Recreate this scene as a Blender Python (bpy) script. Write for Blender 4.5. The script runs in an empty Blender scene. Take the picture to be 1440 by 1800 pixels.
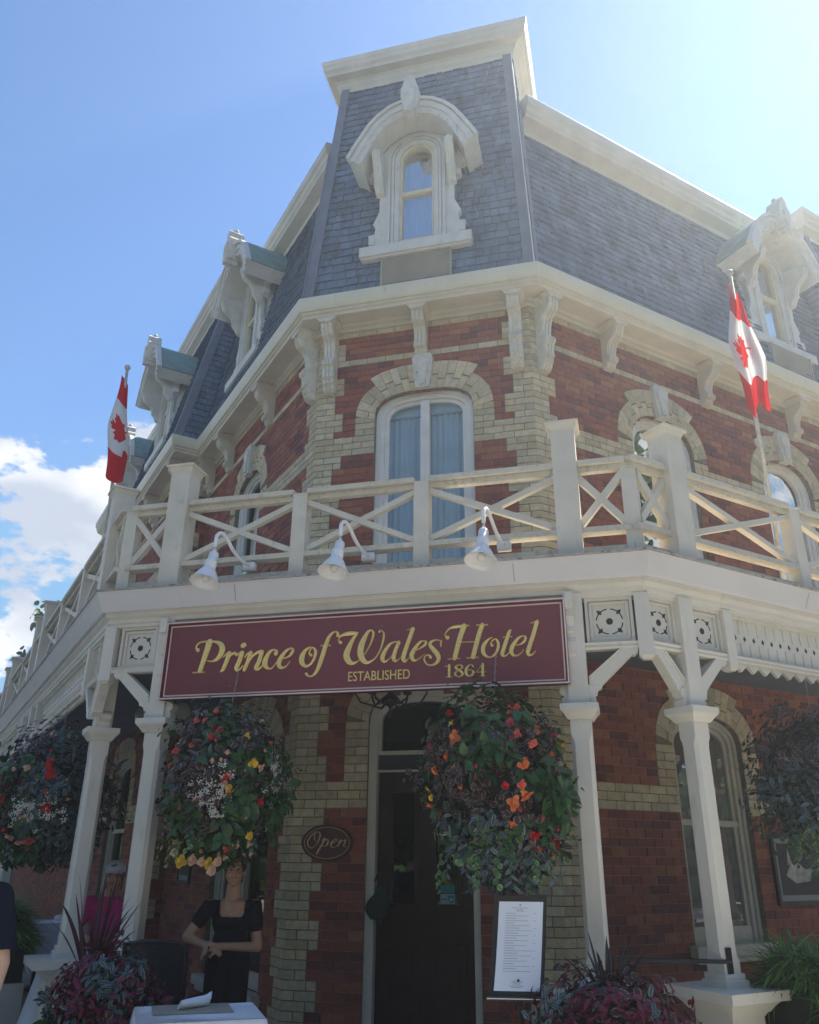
import bpy, bmesh, math, random
from mathutils import Vector, Matrix
from math import radians as rad, sin, cos, pi, sqrt, atan2, tan
sc = bpy.context.scene
COL = sc.collection
# ------------------------------------------------------------ camera
PITCH, ROLL, YAW, FPX = 23.181, 0.545, 14.585, 1425.283
CAM = Vector((2.041, -8.399, 1.6))
cd = bpy.data.cameras.new('camera'); cam = bpy.data.objects.new('camera', cd); COL.objects.link(cam)
cd.sensor_fit = 'HORIZONTAL'; cd.sensor_width = 36.0; cd.lens = 36.0 * FPX / 1440.0
cd.clip_start = 0.05; cd.clip_end = 2000
_f = Vector((-sin(rad(YAW)) * cos(rad(PITCH)), cos(rad(YAW)) * cos(rad(PITCH)), sin(rad(PITCH))))
_r = Vector((cos(rad(YAW)), sin(rad(YAW)), 0)); _u = _r.cross(_f)
_r2 = _r * cos(rad(ROLL)) + _u * sin(rad(ROLL)); _u2 = _u * cos(rad(ROLL)) - _r * sin(rad(ROLL))
cam.matrix_world = Matrix(((_r2.x, _u2.x, -_f.x, CAM.x), (_r2.y, _u2.y, -_f.y, CAM.y), (_r2.z, _u2.z, -_f.z, CAM.z), (0, 0, 0, 1)))
sc.camera = cam
# ------------------------------------------------------------ sky, sun, exposure
SUN_AZ, SUN_EL = 34.0, 52.0            # degrees from +Y towards +X ; elevation
W = bpy.data.worlds.new('World'); sc.world = W; W.use_nodes = True
nt = W.node_tree; nt.nodes.clear()
def wn(t, **k):
    n = nt.nodes.new(t)
    for a, b in k.items(): setattr(n, a, b)
    return n
out = wn('ShaderNodeOutputWorld'); bg = wn('ShaderNodeBackground'); sky = wn('ShaderNodeTexSky')
sky.sky_type = 'NISHITA'; sky.sun_disc = False; sky.sun_elevation = rad(SUN_EL); sky.sun_rotation = rad(SUN_AZ)
sky.air_density = 1.0; sky.dust_density = 0.1; sky.ozone_density = 1.6
bg.inputs[1].default_value = 0.084
tc = wn('ShaderNodeTexCoord'); mp = wn('ShaderNodeMapping'); mp.inputs['Scale'].default_value = (1, 1, 2.1)
mp.inputs['Location'].default_value = (0.35, 0.2, 0.1)
n1 = wn('ShaderNodeTexNoise'); n1.inputs['Scale'].default_value = 3.0; n1.inputs['Detail'].default_value = 11; n1.inputs['Roughness'].default_value = 0.60
sep = wn('ShaderNodeSeparateXYZ')
nt.links.new(tc.outputs['Generated'], mp.inputs[0]); nt.links.new(mp.outputs[0], n1.inputs['Vector']); nt.links.new(tc.outputs['Generated'], sep.inputs[0])
# more cloud near the horizon, none high up
hm = wn('ShaderNodeMapRange'); hm.inputs[1].default_value = 0.40; hm.inputs[2].default_value = 0.62; hm.inputs[3].default_value = 0.105; hm.inputs[4].default_value = -0.16
nt.links.new(sep.outputs[2], hm.inputs[0])
ad = wn('ShaderNodeMath', operation='ADD'); nt.links.new(n1.outputs[0], ad.inputs[0]); nt.links.new(hm.outputs[0], ad.inputs[1])
cr = wn('ShaderNodeMapRange'); cr.interpolation_type = 'SMOOTHSTEP'; cr.inputs[1].default_value = 0.57; cr.inputs[2].default_value = 0.60
nt.links.new(ad.outputs[0], cr.inputs[0])
n2 = wn('ShaderNodeTexNoise'); n2.inputs['Scale'].default_value = 4.0; n2.inputs['Detail'].default_value = 7
nt.links.new(mp.outputs[0], n2.inputs['Vector'])
cc = wn('ShaderNodeValToRGB'); cc.color_ramp.elements[0].position = 0.42; cc.color_ramp.elements[0].color = (2.9, 3.2, 3.8, 1)
cc.color_ramp.elements[1].position = 0.56; cc.color_ramp.elements[1].color = (4.9, 5.0, 5.1, 1)
nt.links.new(n2.outputs[0], cc.inputs[0])
tint = wn('ShaderNodeMix', data_type='RGBA', blend_type='MULTIPLY'); tint.inputs[0].default_value = 1.0
tint.inputs[7].default_value = (0.72, 0.87, 1.0, 1)
cap = wn('ShaderNodeVectorMath', operation='MINIMUM'); cap.inputs[1].default_value = (1.75, 2.95, 4.2); nt.links.new(sky.outputs[0], cap.inputs[0]); nt.links.new(cap.outputs[0], tint.inputs[6])
mx = wn('ShaderNodeMix', data_type='RGBA'); nt.links.new(cr.outputs[0], mx.inputs[0]); nt.links.new(tint.outputs[2], mx.inputs[6]); nt.links.new(cc.outputs[0], mx.inputs[7])
nt.links.new(mx.outputs[2], bg.inputs[0]); nt.links.new(bg.outputs[0], out.inputs[0])
sl = bpy.data.lights.new('sun', 'SUN'); so = bpy.data.objects.new('sun', sl); COL.objects.link(so)
sl.energy = 4.9; sl.angle = rad(0.53); sl.color = (1.0, 0.93, 0.80)
sd = Vector((sin(rad(SUN_AZ)) * cos(rad(SUN_EL)), cos(rad(SUN_AZ)) * cos(rad(SUN_EL)), sin(rad(SUN_EL))))
so.rotation_euler = sd.to_track_quat('Z', 'Y').to_euler(); so.location = (10, 10, 30)
sc.view_settings.view_transform = 'Standard'; sc.view_settings.look = 'None'; sc.view_settings.gamma = 1.0
sc.view_settings.exposure = 1.42
sc.cycles.max_bounces = 8; sc.cycles.transparent_max_bounces = 12
R_ = random.Random(7)

# ------------------------------------------------------------ materials
MATS = {}
def mat(name, col, rough=0.6, nz=0.12, nscale=6.0, bump=0.0, bscale=60.0, attr=False, metal=0.0, spec=0.35, dirt=None, trans=0.0, emit=0.0):
    """principled paint/stone with large scale tone variation, optional dirt streaks and fine bump"""
    if name in MATS: return MATS[name]
    m = bpy.data.materials.new(name); m.use_nodes = True; t = m.node_tree; N = t.nodes; Lk = t.links
    b = N['Principled BSDF']; b.inputs['Roughness'].default_value = rough; b.inputs['Metallic'].default_value = metal
    b.inputs['Specular IOR Level'].default_value = spec
    tcn = N.new('ShaderNodeTexCoord'); g = N.new('ShaderNodeNewGeometry')
    base = N.new('ShaderNodeRGB'); base.outputs[0].default_value = (*col, 1); src = base.outputs[0]
    if attr:
        a = N.new('ShaderNodeAttribute'); a.attribute_name = 'Col'; src = a.outputs['Color']
    if nz > 0:
        n = N.new('ShaderNodeTexNoise'); n.inputs['Scale'].default_value = nscale; n.inputs['Detail'].default_value = 6
        Lk.new(g.outputs['Position'], n.inputs['Vector'])
        r = N.new('ShaderNodeMapRange'); r.inputs[1].default_value = 0.3; r.inputs[2].default_value = 0.7; r.inputs[3].default_value = 1 - nz; r.inputs[4].default_value = 1 + nz
        Lk.new(n.outputs[0], r.inputs[0])
        mxn = N.new('ShaderNodeVectorMath'); mxn.operation = 'SCALE'; Lk.new(src, mxn.inputs[0]); Lk.new(r.outputs[0], mxn.inputs[3]); src = mxn.outputs[0]
    if dirt:
        dc, lo, hi, sx = dirt
        mpn = N.new('ShaderNodeMapping'); mpn.inputs['Scale'].default_value = sx
        n = N.new('ShaderNodeTexNoise'); n.inputs['Scale'].default_value = 3.0; n.inputs['Detail'].default_value = 8; n.inputs['Roughness'].default_value = 0.7
        Lk.new(g.outputs['Position'], mpn.inputs[0]); Lk.new(mpn.outputs[0], n.inputs['Vector'])
        r = N.new('ShaderNodeMapRange'); r.inputs[1].default_value = lo; r.inputs[2].default_value = hi
        Lk.new(n.outputs[0], r.inputs[0])
        mm = N.new('ShaderNodeMix'); mm.data_type = 'RGBA'; Lk.new(r.outputs[0], mm.inputs[0]); Lk.new(src, mm.inputs[6]); mm.inputs[7].default_value = (*dc, 1); src = mm.outputs[2]
    Lk.new(src, b.inputs['Base Color'])
    if bump > 0:
        n = N.new('ShaderNodeTexNoise'); n.inputs['Scale'].default_value = bscale; n.inputs['Detail'].default_value = 5
        Lk.new(g.outputs['Position'], n.inputs['Vector'])
        bp = N.new('ShaderNodeBump'); bp.inputs['Strength'].default_value = bump; bp.inputs['Distance'].default_value = 0.01
        Lk.new(n.outputs[0], bp.inputs['Height']); Lk.new(bp.outputs[0], b.inputs['Normal'])
    if trans > 0:
        o = N['Material Output']; tr = N.new('ShaderNodeBsdfTranslucent'); Lk.new(src, tr.inputs[0]); ms = N.new('ShaderNodeMixShader'); ms.inputs[0].default_value = trans
        Lk.new(b.outputs[0], ms.inputs[1]); Lk.new(tr.outputs[0], ms.inputs[2]); Lk.new(ms.outputs[0], o.inputs[0])
    MATS[name] = m; return m
def glass_mat(name, tintc=(0.75, 0.85, 0.88), refl=0.10):
    if name in MATS: return MATS[name]
    m = bpy.data.materials.new(name); m.use_nodes = True; t = m.node_tree; N = t.nodes; Lk = t.links; N.remove(N['Principled BSDF'])
    tr = N.new('ShaderNodeBsdfTransparent'); tr.inputs[0].default_value = (*tintc, 1)
    gl = N.new('ShaderNodeBsdfGlossy'); gl.inputs['Roughness'].default_value = 0.02
    fr = N.new('ShaderNodeFresnel'); fr.inputs[0].default_value = 1.5
    a = N.new('ShaderNodeMath'); a.operation = 'ADD'; a.inputs[1].default_value = refl; a.use_clamp = True; fm = N.new('ShaderNodeMath'); fm.operation = 'MULTIPLY'; fm.inputs[1].default_value = .6; Lk.new(fr.outputs[0], fm.inputs[0]); Lk.new(fm.outputs[0], a.inputs[0])
    g = N.new('ShaderNodeNewGeometry'); n = N.new('ShaderNodeTexNoise'); n.inputs['Scale'].default_value = 2.5
    Lk.new(g.outputs['Position'], n.inputs['Vector']); bp = N.new('ShaderNodeBump'); bp.inputs['Strength'].default_value = 0.08; bp.inputs['Distance'].default_value = 0.02
    Lk.new(n.outputs[0], bp.inputs['Height']); Lk.new(bp.outputs[0], gl.inputs['Normal'])
    ms = N.new('ShaderNodeMixShader'); Lk.new(a.outputs[0], ms.inputs[0]); Lk.new(tr.outputs[0], ms.inputs[1]); Lk.new(gl.outputs[0], ms.inputs[2])
    Lk.new(ms.outputs[0], N['Material Output'].inputs[0]); MATS[name] = m; return m
def leaf_mat(name, base, edge=None, stripe=None, rough=0.45, trans=0.25, vary=0.35):
    """leaf blade colours by UV: x across the blade (-1..1 stored 0..1), y along it"""
    if name in MATS: return MATS[name]
    m = bpy.data.materials.new(name); m.use_nodes = True; t = m.node_tree; N = t.nodes; Lk = t.links; b = N['Principled BSDF']
    b.inputs['Roughness'].default_value = rough; b.inputs['Specular IOR Level'].default_value = 0.4
    a = N.new('ShaderNodeAttribute'); a.attribute_name = 'Col'
    uv = N.new('ShaderNodeUVMap'); sp = N.new('ShaderNodeSeparateXYZ'); Lk.new(uv.outputs[0], sp.inputs[0])
    ab = N.new('ShaderNodeMath'); ab.operation = 'MULTIPLY_ADD'; ab.inputs[1].default_value = 2; ab.inputs[2].default_value = -1; Lk.new(sp.outputs[0], ab.inputs[0])
    ax = N.new('ShaderNodeMath'); ax.operation = 'ABSOLUTE'; Lk.new(ab.outputs[0], ax.inputs[0])
    cur = N.new('ShaderNodeRGB'); cur.outputs[0].default_value = (*base, 1); src = cur.outputs[0]
    def band(src, lo, hi, c, soft=0.08):
        r1 = N.new('ShaderNodeMapRange'); r1.inputs[1].default_value = lo - soft; r1.inputs[2].default_value = lo
        r2 = N.new('ShaderNodeMapRange'); r2.inputs[1].default_value = hi; r2.inputs[2].default_value = hi + soft; r2.inputs[3].default_value = 1; r2.inputs[4].default_value = 0
        Lk.new(ax.outputs[0], r1.inputs[0]); Lk.new(ax.outputs[0], r2.inputs[0])
        mu = N.new('ShaderNodeMath'); mu.operation = 'MULTIPLY'; Lk.new(r1.outputs[0], mu.inputs[0]); Lk.new(r2.outputs[0], mu.inputs[1])
        x = N.new('ShaderNodeMix'); x.data_type = 'RGBA'; Lk.new(mu.outputs[0], x.inputs[0]); Lk.new(src, x.inputs[6]); x.inputs[7].default_value = (*c, 1); return x.outputs[2]
    if stripe: src = band(src, 0.30, 0.66, stripe)
    if edge: src = band(src, 0.84, 1.2, edge, 0.05)
    mu = N.new('ShaderNodeMix'); mu.data_type = 'RGBA'; mu.blend_type = 'MULTIPLY'; mu.inputs[0].default_value = 1; Lk.new(src, mu.inputs[6]); Lk.new(a.outputs['Color'], mu.inputs[7]); src = mu.outputs[2]
    Lk.new(src, b.inputs['Base Color'])
    tr = N.new('ShaderNodeBsdfTranslucent'); Lk.new(src, tr.inputs[0]); ms = N.new('ShaderNodeMixShader'); ms.inputs[0].default_value = trans
    Lk.new(b.outputs[0], ms.inputs[1]); Lk.new(tr.outputs[0], ms.inputs[2]); Lk.new(ms.outputs[0], N['Material Output'].inputs[0])
    MATS[name] = m; return m

GRIME = ((0.16, 0.15, 0.12), 0.60, 0.78, (1.2, 1.2, 0.5))
CREAM = mat('cream paint', (0.62, 0.58, 0.49), 0.5, 0.07, 3, 0.15, 90, dirt=((0.30, 0.27, 0.20), 0.62, 0.90, (2, 2, 0.6)))
CREAM2 = mat('veranda cream paint', (0.65, 0.62, 0.55), 0.45, 0.06, 3, 0.10, 90, dirt=((0.36, 0.32, 0.25), 0.58, 0.90, (3, 3, 0.7)))
WHITEW = mat('white window paint', (0.72, 0.72, 0.70), 0.45, 0.06, 5, 0.15, 80, dirt=((0.35, 0.33, 0.28), 0.66, 0.9, (3, 3, 0.8)))
FASC = mat('fascia paint', (0.62, 0.60, 0.60), 0.4, 0.05, 2, 0.08, 50, dirt=((0.42, 0.36, 0.30), 0.62, 1.0, (1, 1, 0.4)))
RAILP = mat('weathered rail paint', (0.64, 0.60, 0.51), 0.55, 0.08, 4, 0.2, 70, dirt=((0.22, 0.20, 0.15), 0.60, 0.86, (4, 4, 1.6)))
RAILT = mat('mildewed top rail paint', (0.60, 0.56, 0.47), 0.6, 0.1, 4, 0.3, 70, dirt=((0.26, 0.24, 0.18), 0.52, 0.80, (7, 7, 5)))
STONE = mat('carved white stone', (0.62, 0.61, 0.56), 0.7, 0.12, 9, 0.6, 45, dirt=((0.25, 0.24, 0.20), 0.58, 0.80, (5, 5, 3)))
BRICK = mat('brick', (0.3, 0.1, 0.07), 0.85, 0.16, 14, 0.5, 70, attr=True, spec=0.2)
MORTR = mat('red mortar', (0.33, 0.19, 0.17), 0.9, 0.2, 20, 0.4, 90, spec=0.2)
MORTC = mat('grey mortar', (0.20, 0.18, 0.14), 0.9, 0.2, 20, 0.4, 90, spec=0.2)
SLATE = mat('wood shingle slate', (0.2, 0.24, 0.3), 0.85, 0.22, 2.5, 0.6, 40, attr=True, spec=0.12, dirt=((0.085, 0.09, 0.09), 0.52, 0.74, (2.2, 2.2, 0.8)))
SLATEB = mat('slate underlay', (0.05, 0.06, 0.075), 0.8, 0.1, 5)
HIPM = mat('grey blue hip board', (0.17, 0.19, 0.24), 0.55, 0.1, 4, 0.2, 40)
COPPER = mat('verdigris copper', (0.20, 0.30, 0.27), 0.6, 0.15, 5, 0.15, 30, dirt=((0.10, 0.17, 0.15), 0.55, 0.8, (2, 2, 1)))
DARKG = mat('dark metal flashing', (0.10, 0.10, 0.11), 0.5, 0.3, 12, 0.3, 60)
DECK = mat('sunlit roof deck', (0.62, 0.45, 0.25), 0.8, 0.15, 3, 0.3, 30)
CEIL = mat('blue grey ceiling boards', (0.12, 0.14, 0.17), 0.6, 0.1, 2)
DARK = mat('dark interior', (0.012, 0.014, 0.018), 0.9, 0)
DOORM = mat('dark stained door', (0.030, 0.013, 0.015), 0.38, 0.2, 5, 0.1, 30, spec=0.25)
DKGRN = mat('dark green paint', (0.012, 0.028, 0.03), 0.4, 0.1, 5, spec=0.5)
BLACK = mat('black iron', (0.012, 0.013, 0.016), 0.4, 0.1, 5, spec=0.5)
GLASS = glass_mat('window glass', (0.80, 0.88, 0.92), 0.02)
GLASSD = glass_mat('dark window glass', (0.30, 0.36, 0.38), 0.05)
CURT = mat('pale blue sheer curtain', (0.74, 0.88, 0.97), 0.9, 0.05, 3, trans=0.35)
LAMPW = mat('white enamel', (0.80, 0.80, 0.80), 0.3, 0.03, 5, spec=0.5)
GLASSP = glass_mat('door glass', (0.22, 0.28, 0.32), 0.16)
SIGNR = mat('maroon sign paint', (0.17, 0.030, 0.045), 0.38, 0.06, 1.2, 0.05, 30, spec=0.5)
GOLD = mat('gold leaf', (0.80, 0.62, 0.22), 0.38, 0.15, 60, 0.3, 80, metal=0.35, spec=0.6)
PINST = mat('pink white pinstripe', (0.70, 0.55, 0.52), 0.5, 0.05, 5)

# ------------------------------------------------------------ geometry helpers
class Fr:
    """local frame: u along a wall, o outward, z up"""
    def __init__(s, ox, oy, ux, uy, nx, ny): s.o = Vector((ox, oy, 0)); s.u = Vector((ux, uy, 0)); s.n = Vector((nx, ny, 0))
    def p(s, u, o, z): return s.o + s.u * u + s.n * o + Vector((0, 0, z))
    def sh(s, u=0.0, o=0.0):
        q = s.p(u, o, 0); return Fr(q.x, q.y, s.u.x, s.u.y, s.n.x, s.n.y)
WH = 1.365
AL, AR = rad(45.374), rad(44.338)
FC = Fr(0, 0, 1, 0, 0, -1)
FR = Fr(WH, 0, cos(AR), sin(AR), sin(AR), -cos(AR))
FL = Fr(-WH, 0, -cos(AL), sin(AL), -sin(AL), -cos(AL))
ORG = {}
class MB:
    def __init__(s): s.v = []; s.f = []; s.c = []; s.uv = []; s.hc = False; s.hu = False; s.m = []; s.mi = 0
    def add(s, vs, fs, col=None, uv=None):
        n = len(s.v); s.v += [tuple(v) for v in vs]
        for f in fs:
            s.f.append(tuple(n + i for i in f)); s.c.append(col); s.m.append(s.mi); s.uv.append([uv[i] for i in f] if uv else None)
        if col: s.hc = True
        if uv: s.hu = True
        return s
    def hexa(s, P, col=None, back=True):
        fs = [(0, 1, 2, 3), (0, 4, 5, 1), (1, 5, 6, 2), (2, 6, 7, 3), (3, 7, 4, 0)]
        if back: fs.append((7, 6, 5, 4))
        return s.add(P, fs, col)
    def box(s, F, u0, u1, o0, o1, z0, z1, col=None, back=True):
        P = [F.p(u0, o1, z0), F.p(u1, o1, z0), F.p(u1, o1, z1), F.p(u0, o1, z1), F.p(u0, o0, z0), F.p(u1, o0, z0), F.p(u1, o0, z1), F.p(u0, o0, z1)]
        return s.hexa(P, col, back)
    def prism(s, F, pts, o0, o1, col=None):
        n = len(pts); P = [F.p(u, o1, z) for u, z in pts] + [F.p(u, o0, z) for u, z in pts]
        fs = [tuple(range(n)), tuple(range(2 * n - 1, n - 1, -1))] + [(i, (i + 1) % n, n + (i + 1) % n, n + i) for i in range(n)]
        return s.add(P, fs, col)
    def xsec(s, F, pts, u0, u1, col=None):
        n = len(pts); P = [F.p(u0, o, z) for o, z in pts] + [F.p(u1, o, z) for o, z in pts]
        fs = [tuple(range(n)), tuple(range(2 * n - 1, n - 1, -1))] + [(i, (i + 1) % n, n + (i + 1) % n, n + i) for i in range(n)]
        return s.add(P, fs, col)
    def ring(s, F, A, B, o0, o1, closed=False, col=None):
        """solid band between two equal-length outlines A (outer) and B (inner) of (u,z)"""
        n = len(A); P = [F.p(u, o1, z) for u, z in A] + [F.p(u, o1, z) for u, z in B] + [F.p(u, o0, z) for u, z in A] + [F.p(u, o0, z) for u, z in B]
        fs = []
        for i in range(n if closed else n - 1):
            j = (i + 1) % n
            fs += [(i, j, n + j, n + i), (2 * n + i, 2 * n + j, j, i), (n + i, n + j, 3 * n + j, 3 * n + i), (3 * n + i, 3 * n + j, 2 * n + j, 2 * n + i)]
        if not closed: fs += [(0, n, 3 * n, 2 * n), (n - 1, 3 * n - 1, 4 * n - 1, 2 * n - 1)]
        return s.add(P, fs, col)
    def tube(s, pts, r, n=8, col=None, caps=True):
        pts = [Vector(p) for p in pts]; rs = r if isinstance(r, (list, tuple)) else [r] * len(pts)
        P = []; up = Vector((0, 0, 1))
        for i, p in enumerate(pts):
            d = (pts[min(i + 1, len(pts) - 1)] - pts[max(i - 1, 0)]).normalized()
            a = d.cross(up)
            if a.length < 1e-3: a = d.cross(Vector((1, 0, 0)))
            a.normalize(); b = d.cross(a)
            for k in range(n):
                t = 2 * pi * k / n; P.append(p + (a * cos(t) + b * sin(t)) * rs[i])
        fs = [(i * n + k, i * n + (k + 1) % n, (i + 1) * n + (k + 1) % n, (i + 1) * n + k) for i in range(len(pts) - 1) for k in range(n)]
        if caps: fs += [tuple(range(n))[::-1], tuple(range((len(pts) - 1) * n, len(pts) * n))]
        return s.add(P, fs, col)
    def lathe(s, c, prof, n=16, axis=Vector((0, 0, 1)), col=None, sx=1.0):
        axis = Vector(axis).normalized(); a = axis.cross(Vector((0, 1, 0)))
        if a.length < 1e-3: a = axis.cross(Vector((1, 0, 0)))
        a.normalize(); b = axis.cross(a); c = Vector(c)
        P = [c + axis * z + (a * cos(2 * pi * k / n) * sx + b * sin(2 * pi * k / n)) * r for r, z in prof for k in range(n)]
        fs = [(i * n + k, i * n + (k + 1) % n, (i + 1) * n + (k + 1) % n, (i + 1) * n + k) for i in range(len(prof) - 1) for k in range(n)]
        return s.add(P, fs, col)
    def ball(s, c, r, n=10, m=7, sc3=(1, 1, 1), col=None):
        c = Vector(c); P = [c + Vector((0, 0, r * sc3[2]))]
        for i in range(1, m):
            for k in range(n):
                t = pi * i / m; P.append(c + Vector((sin(t) * cos(2 * pi * k / n) * r * sc3[0], sin(t) * sin(2 * pi * k / n) * r * sc3[1], cos(t) * r * sc3[2])))
        P.append(c - Vector((0, 0, r * sc3[2]))); fs = [(0, 1 + k, 1 + (k + 1) % n) for k in range(n)]
        for i in range(m - 2): fs += [(1 + i * n + k, 1 + (i + 1) * n + k, 1 + (i + 1) * n + (k + 1) % n, 1 + i * n + (k + 1) % n) for k in range(n)]
        l = len(P) - 1; fs += [(l, l - n + (k + 1) % n, l - n + k) for k in range(n)]
        return s.add(P, fs, col)
    def build(s, name, material, parent=None, smooth=False, org=None, link=True):
        off = ORG.get(parent.name, Vector((0, 0, 0))) if parent else (Vector(org) if org is not None else Vector((0, 0, 0)))
        me = bpy.data.meshes.new(name); me.from_pydata([(x - off.x, y - off.y, z - off.z) for x, y, z in s.v], [], s.f)
        mats = material if isinstance(material, (list, tuple)) else [material]
        for m in mats: me.materials.append(m)
        if len(mats) > 1:
            for p, i in zip(me.polygons, s.m): p.material_index = i
        if s.hc:
            ca = me.color_attributes.new('Col', 'FLOAT_COLOR', 'CORNER'); buf = []
            for p, c in zip(me.polygons, s.c): buf += ([*(c or (1, 1, 1)), 1.0]) * p.loop_total
            ca.data.foreach_set('color', buf)
        if s.hu:
            ul = me.uv_layers.new(name='UVMap'); buf = []
            for p, u in zip(me.polygons, s.uv):
                for k in range(p.loop_total): buf += list(u[k]) if u else [0.0, 0.0]
            ul.data.foreach_set('uv', buf)
        if smooth: me.polygons.foreach_set('use_smooth', [True] * len(me.polygons))
        me.validate(); me.update()
        o = bpy.data.objects.new(name, me)
        if link: COL.objects.link(o)
        if parent: o.parent = parent; ORG[o.name] = off
        else: o.location = off; ORG[o.name] = off
        return o
def tag(o, label=None, cat=None, group=None, kind=None):
    if label: o['label'] = label
    if cat: o['category'] = cat
    if group: o['group'] = group
    if kind: o['kind'] = kind
    return o
def thing(name, label, cat, loc, group=None):
    o = bpy.data.objects.new(name, None); COL.objects.link(o); o.location = loc; ORG[o.name] = Vector(loc); o.empty_display_size = 0.2
    return tag(o, label, cat, group)
def sub(name, parent):
    o = bpy.data.objects.new(name, None); COL.objects.link(o); o.parent = parent; ORG[o.name] = ORG[parent.name]; o.empty_display_size = 0.1
    return o

def miter(path, off):
    """offset an open plan polyline to its outer (right hand) side"""
    n = len(path); out = []
    def nrm(a, b): d = (Vector(b) - Vector(a)).normalized(); return Vector((d.y, -d.x))
    for i in range(n):
        p = Vector(path[i])
        if i == 0: out.append(p + nrm(path[0], path[1]) * off)
        elif i == n - 1: out.append(p + nrm(path[-2], path[-1]) * off)
        else:
            a = nrm(path[i - 1], path[i]); b = nrm(path[i], path[i + 1]); m = (a + b)
            out.append(p + m * (off / (1 + a.dot(b))))
    return out
def sweep(mb, path, prof, col=None, closed=True):
    """moulding: prof is a list of (o,z); swept with mitred corners"""
    n = len(path); rings = [[Vector((q.x, q.y, z)) for q in miter(path, o)] for o, z in prof]; m = len(prof)
    P = [p for r in rings for p in r]; fs = []
    for j in range(m if closed else m - 1):
        k = (j + 1) % m
        fs += [(j * n + i, j * n + i + 1, k * n + i + 1, k * n + i) for i in range(n - 1)]
    if closed: fs += [tuple(j * n for j in range(m)), tuple(j * n + n - 1 for j in range(m))[::-1]]
    return mb.add(P, fs, col)
def xy(F, u, o=0.0): q = F.p(u, o, 0); return (q.x, q.y)
TPL, TPR = 4.74, 6.30        # where the projecting bays start on each wing
PATH_W = [xy(FL, 28, 0), xy(FL, 8.45, 0), xy(FL, 8.45, .43), xy(FL, TPL, .43), xy(FL, TPL, 0), (-WH, 0), (WH, 0), xy(FR, TPR, 0), xy(FR, TPR, .43), xy(FR, 10, .43)]
PATH_V = [xy(FL, 28), (-WH, 0), (WH, 0), xy(FR, 10)]
# ============================================================ GROUND (the setting)
g = MB(); g.add([(-60, -60, -.16), (60, -60, -.16), (60, 60, -.16), (-60, 60, -.16)], [(0, 1, 2, 3)])
tag(g.build('ground', mat('asphalt', (0.10, 0.10, 0.10), 0.9, 0.15, 2, 0.3, 60)), kind='structure')
g = MB(); pv = miter(PATH_V, 9.5); inn = miter(PATH_V, -3.0)
pts = [(p.x, p.y) for p in pv] + [(p.x, p.y) for p in inn][::-1]
g.add([(x, y, 0.0) for x, y in pts] + [(x, y, -.15) for x, y in pts], [tuple(range(8))] + [(i, (i + 1) % 8, 8 + (i + 1) % 8, 8 + i) for i in range(8)])
tag(g.build('sidewalk', mat('concrete paving', (0.48, 0.46, 0.42), 0.85, 0.12, 1.5, 0.3, 40)), kind='structure')

# ============================================================ HOTEL BUILDING
HOT = thing('hotel_building', 'red brick hotel with cream brick trim and slate mansard roof on a chamfered corner', 'hotel', (0, 1.5, 0))
CH = 0.0865
def superell(uc, a, zs, h, n, zb, N=26):
    """outline of an opening: bottom left, up, over, bottom right"""
    pts = [(uc - a, zb)]
    for i in range(N + 1):
        t = pi - pi * i / N; c, s_ = cos(t), sin(t)
        pts.append((uc + a * (abs(c) ** (2 / n)) * (1 if c > 0 else -1), zs + h * (abs(s_) ** (2 / n))))
    pts.append((uc + a, zb)); return pts
class Win:
    def __init__(s, F, uc, a, zb, zs, h, n=2.5, ring=.26, side_to=None):
        s.F = F; s.uc = uc; s.a = a; s.zb = zb; s.zs = zs; s.h = h; s.n = n; s.ring = ring
    def half(s, z, grow=0.0):
        a, h = s.a + grow, s.h + grow
        if z < s.zb or z > s.zs + h: return None
        if z <= s.zs: return a
        return a * max(0, 1 - ((z - s.zs) / h) ** s.n) ** (1 / s.n)
RED = [(.275, .080, .060), (.25, .074, .058), (.30, .092, .062), (.26, .076, .058), (.29, .085, .060), (.19, .060, .056), (.165, .056, .056), (.33, .115, .070)]
def redc():
    c = R_.choice(RED); k = R_.uniform(.92, 1.16); return (c[0] * k * .96, c[1] * k * 1.10, c[2] * k * 1.12)
def creamc():
    k = R_.uniform(.78, 1.10); w = R_.uniform(-.02, .02); return (.56 * k + w, .485 * k, .335 * k - w)
def cream_spans(kind, k, u0, u1, wins, end0, end1):
    """cream brick spans for one course; end0/end1 parity of the quoin at each end (None = no quoin)"""
    sp = []
    band = k in (86, 91) or 71 <= k < 74 or 24 <= k < 27
    if band: return [(u0, u1)]
    b = (k // 3) % 2
    Lg, Sh = .345, .235
    if end0 is not None: sp.append((u0, u0 + (Lg if (b == end0) else Sh)))
    if end1 is not None: sp.append((u1 - (Lg if (b == end1) else Sh), u1))
    for w in wins:
        z = (k + .5) * CH
        if 6.40 < z < w.zs + .02 and w.zb > 3: sp.append((w.uc - w.a - w.ring, w.uc + w.a + w.ring))
        if 2.33 < z < w.zs + .02 and w.zb < 3: sp.append((w.uc - w.a - w.ring, w.uc + w.a + w.ring))
    return sp
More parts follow.
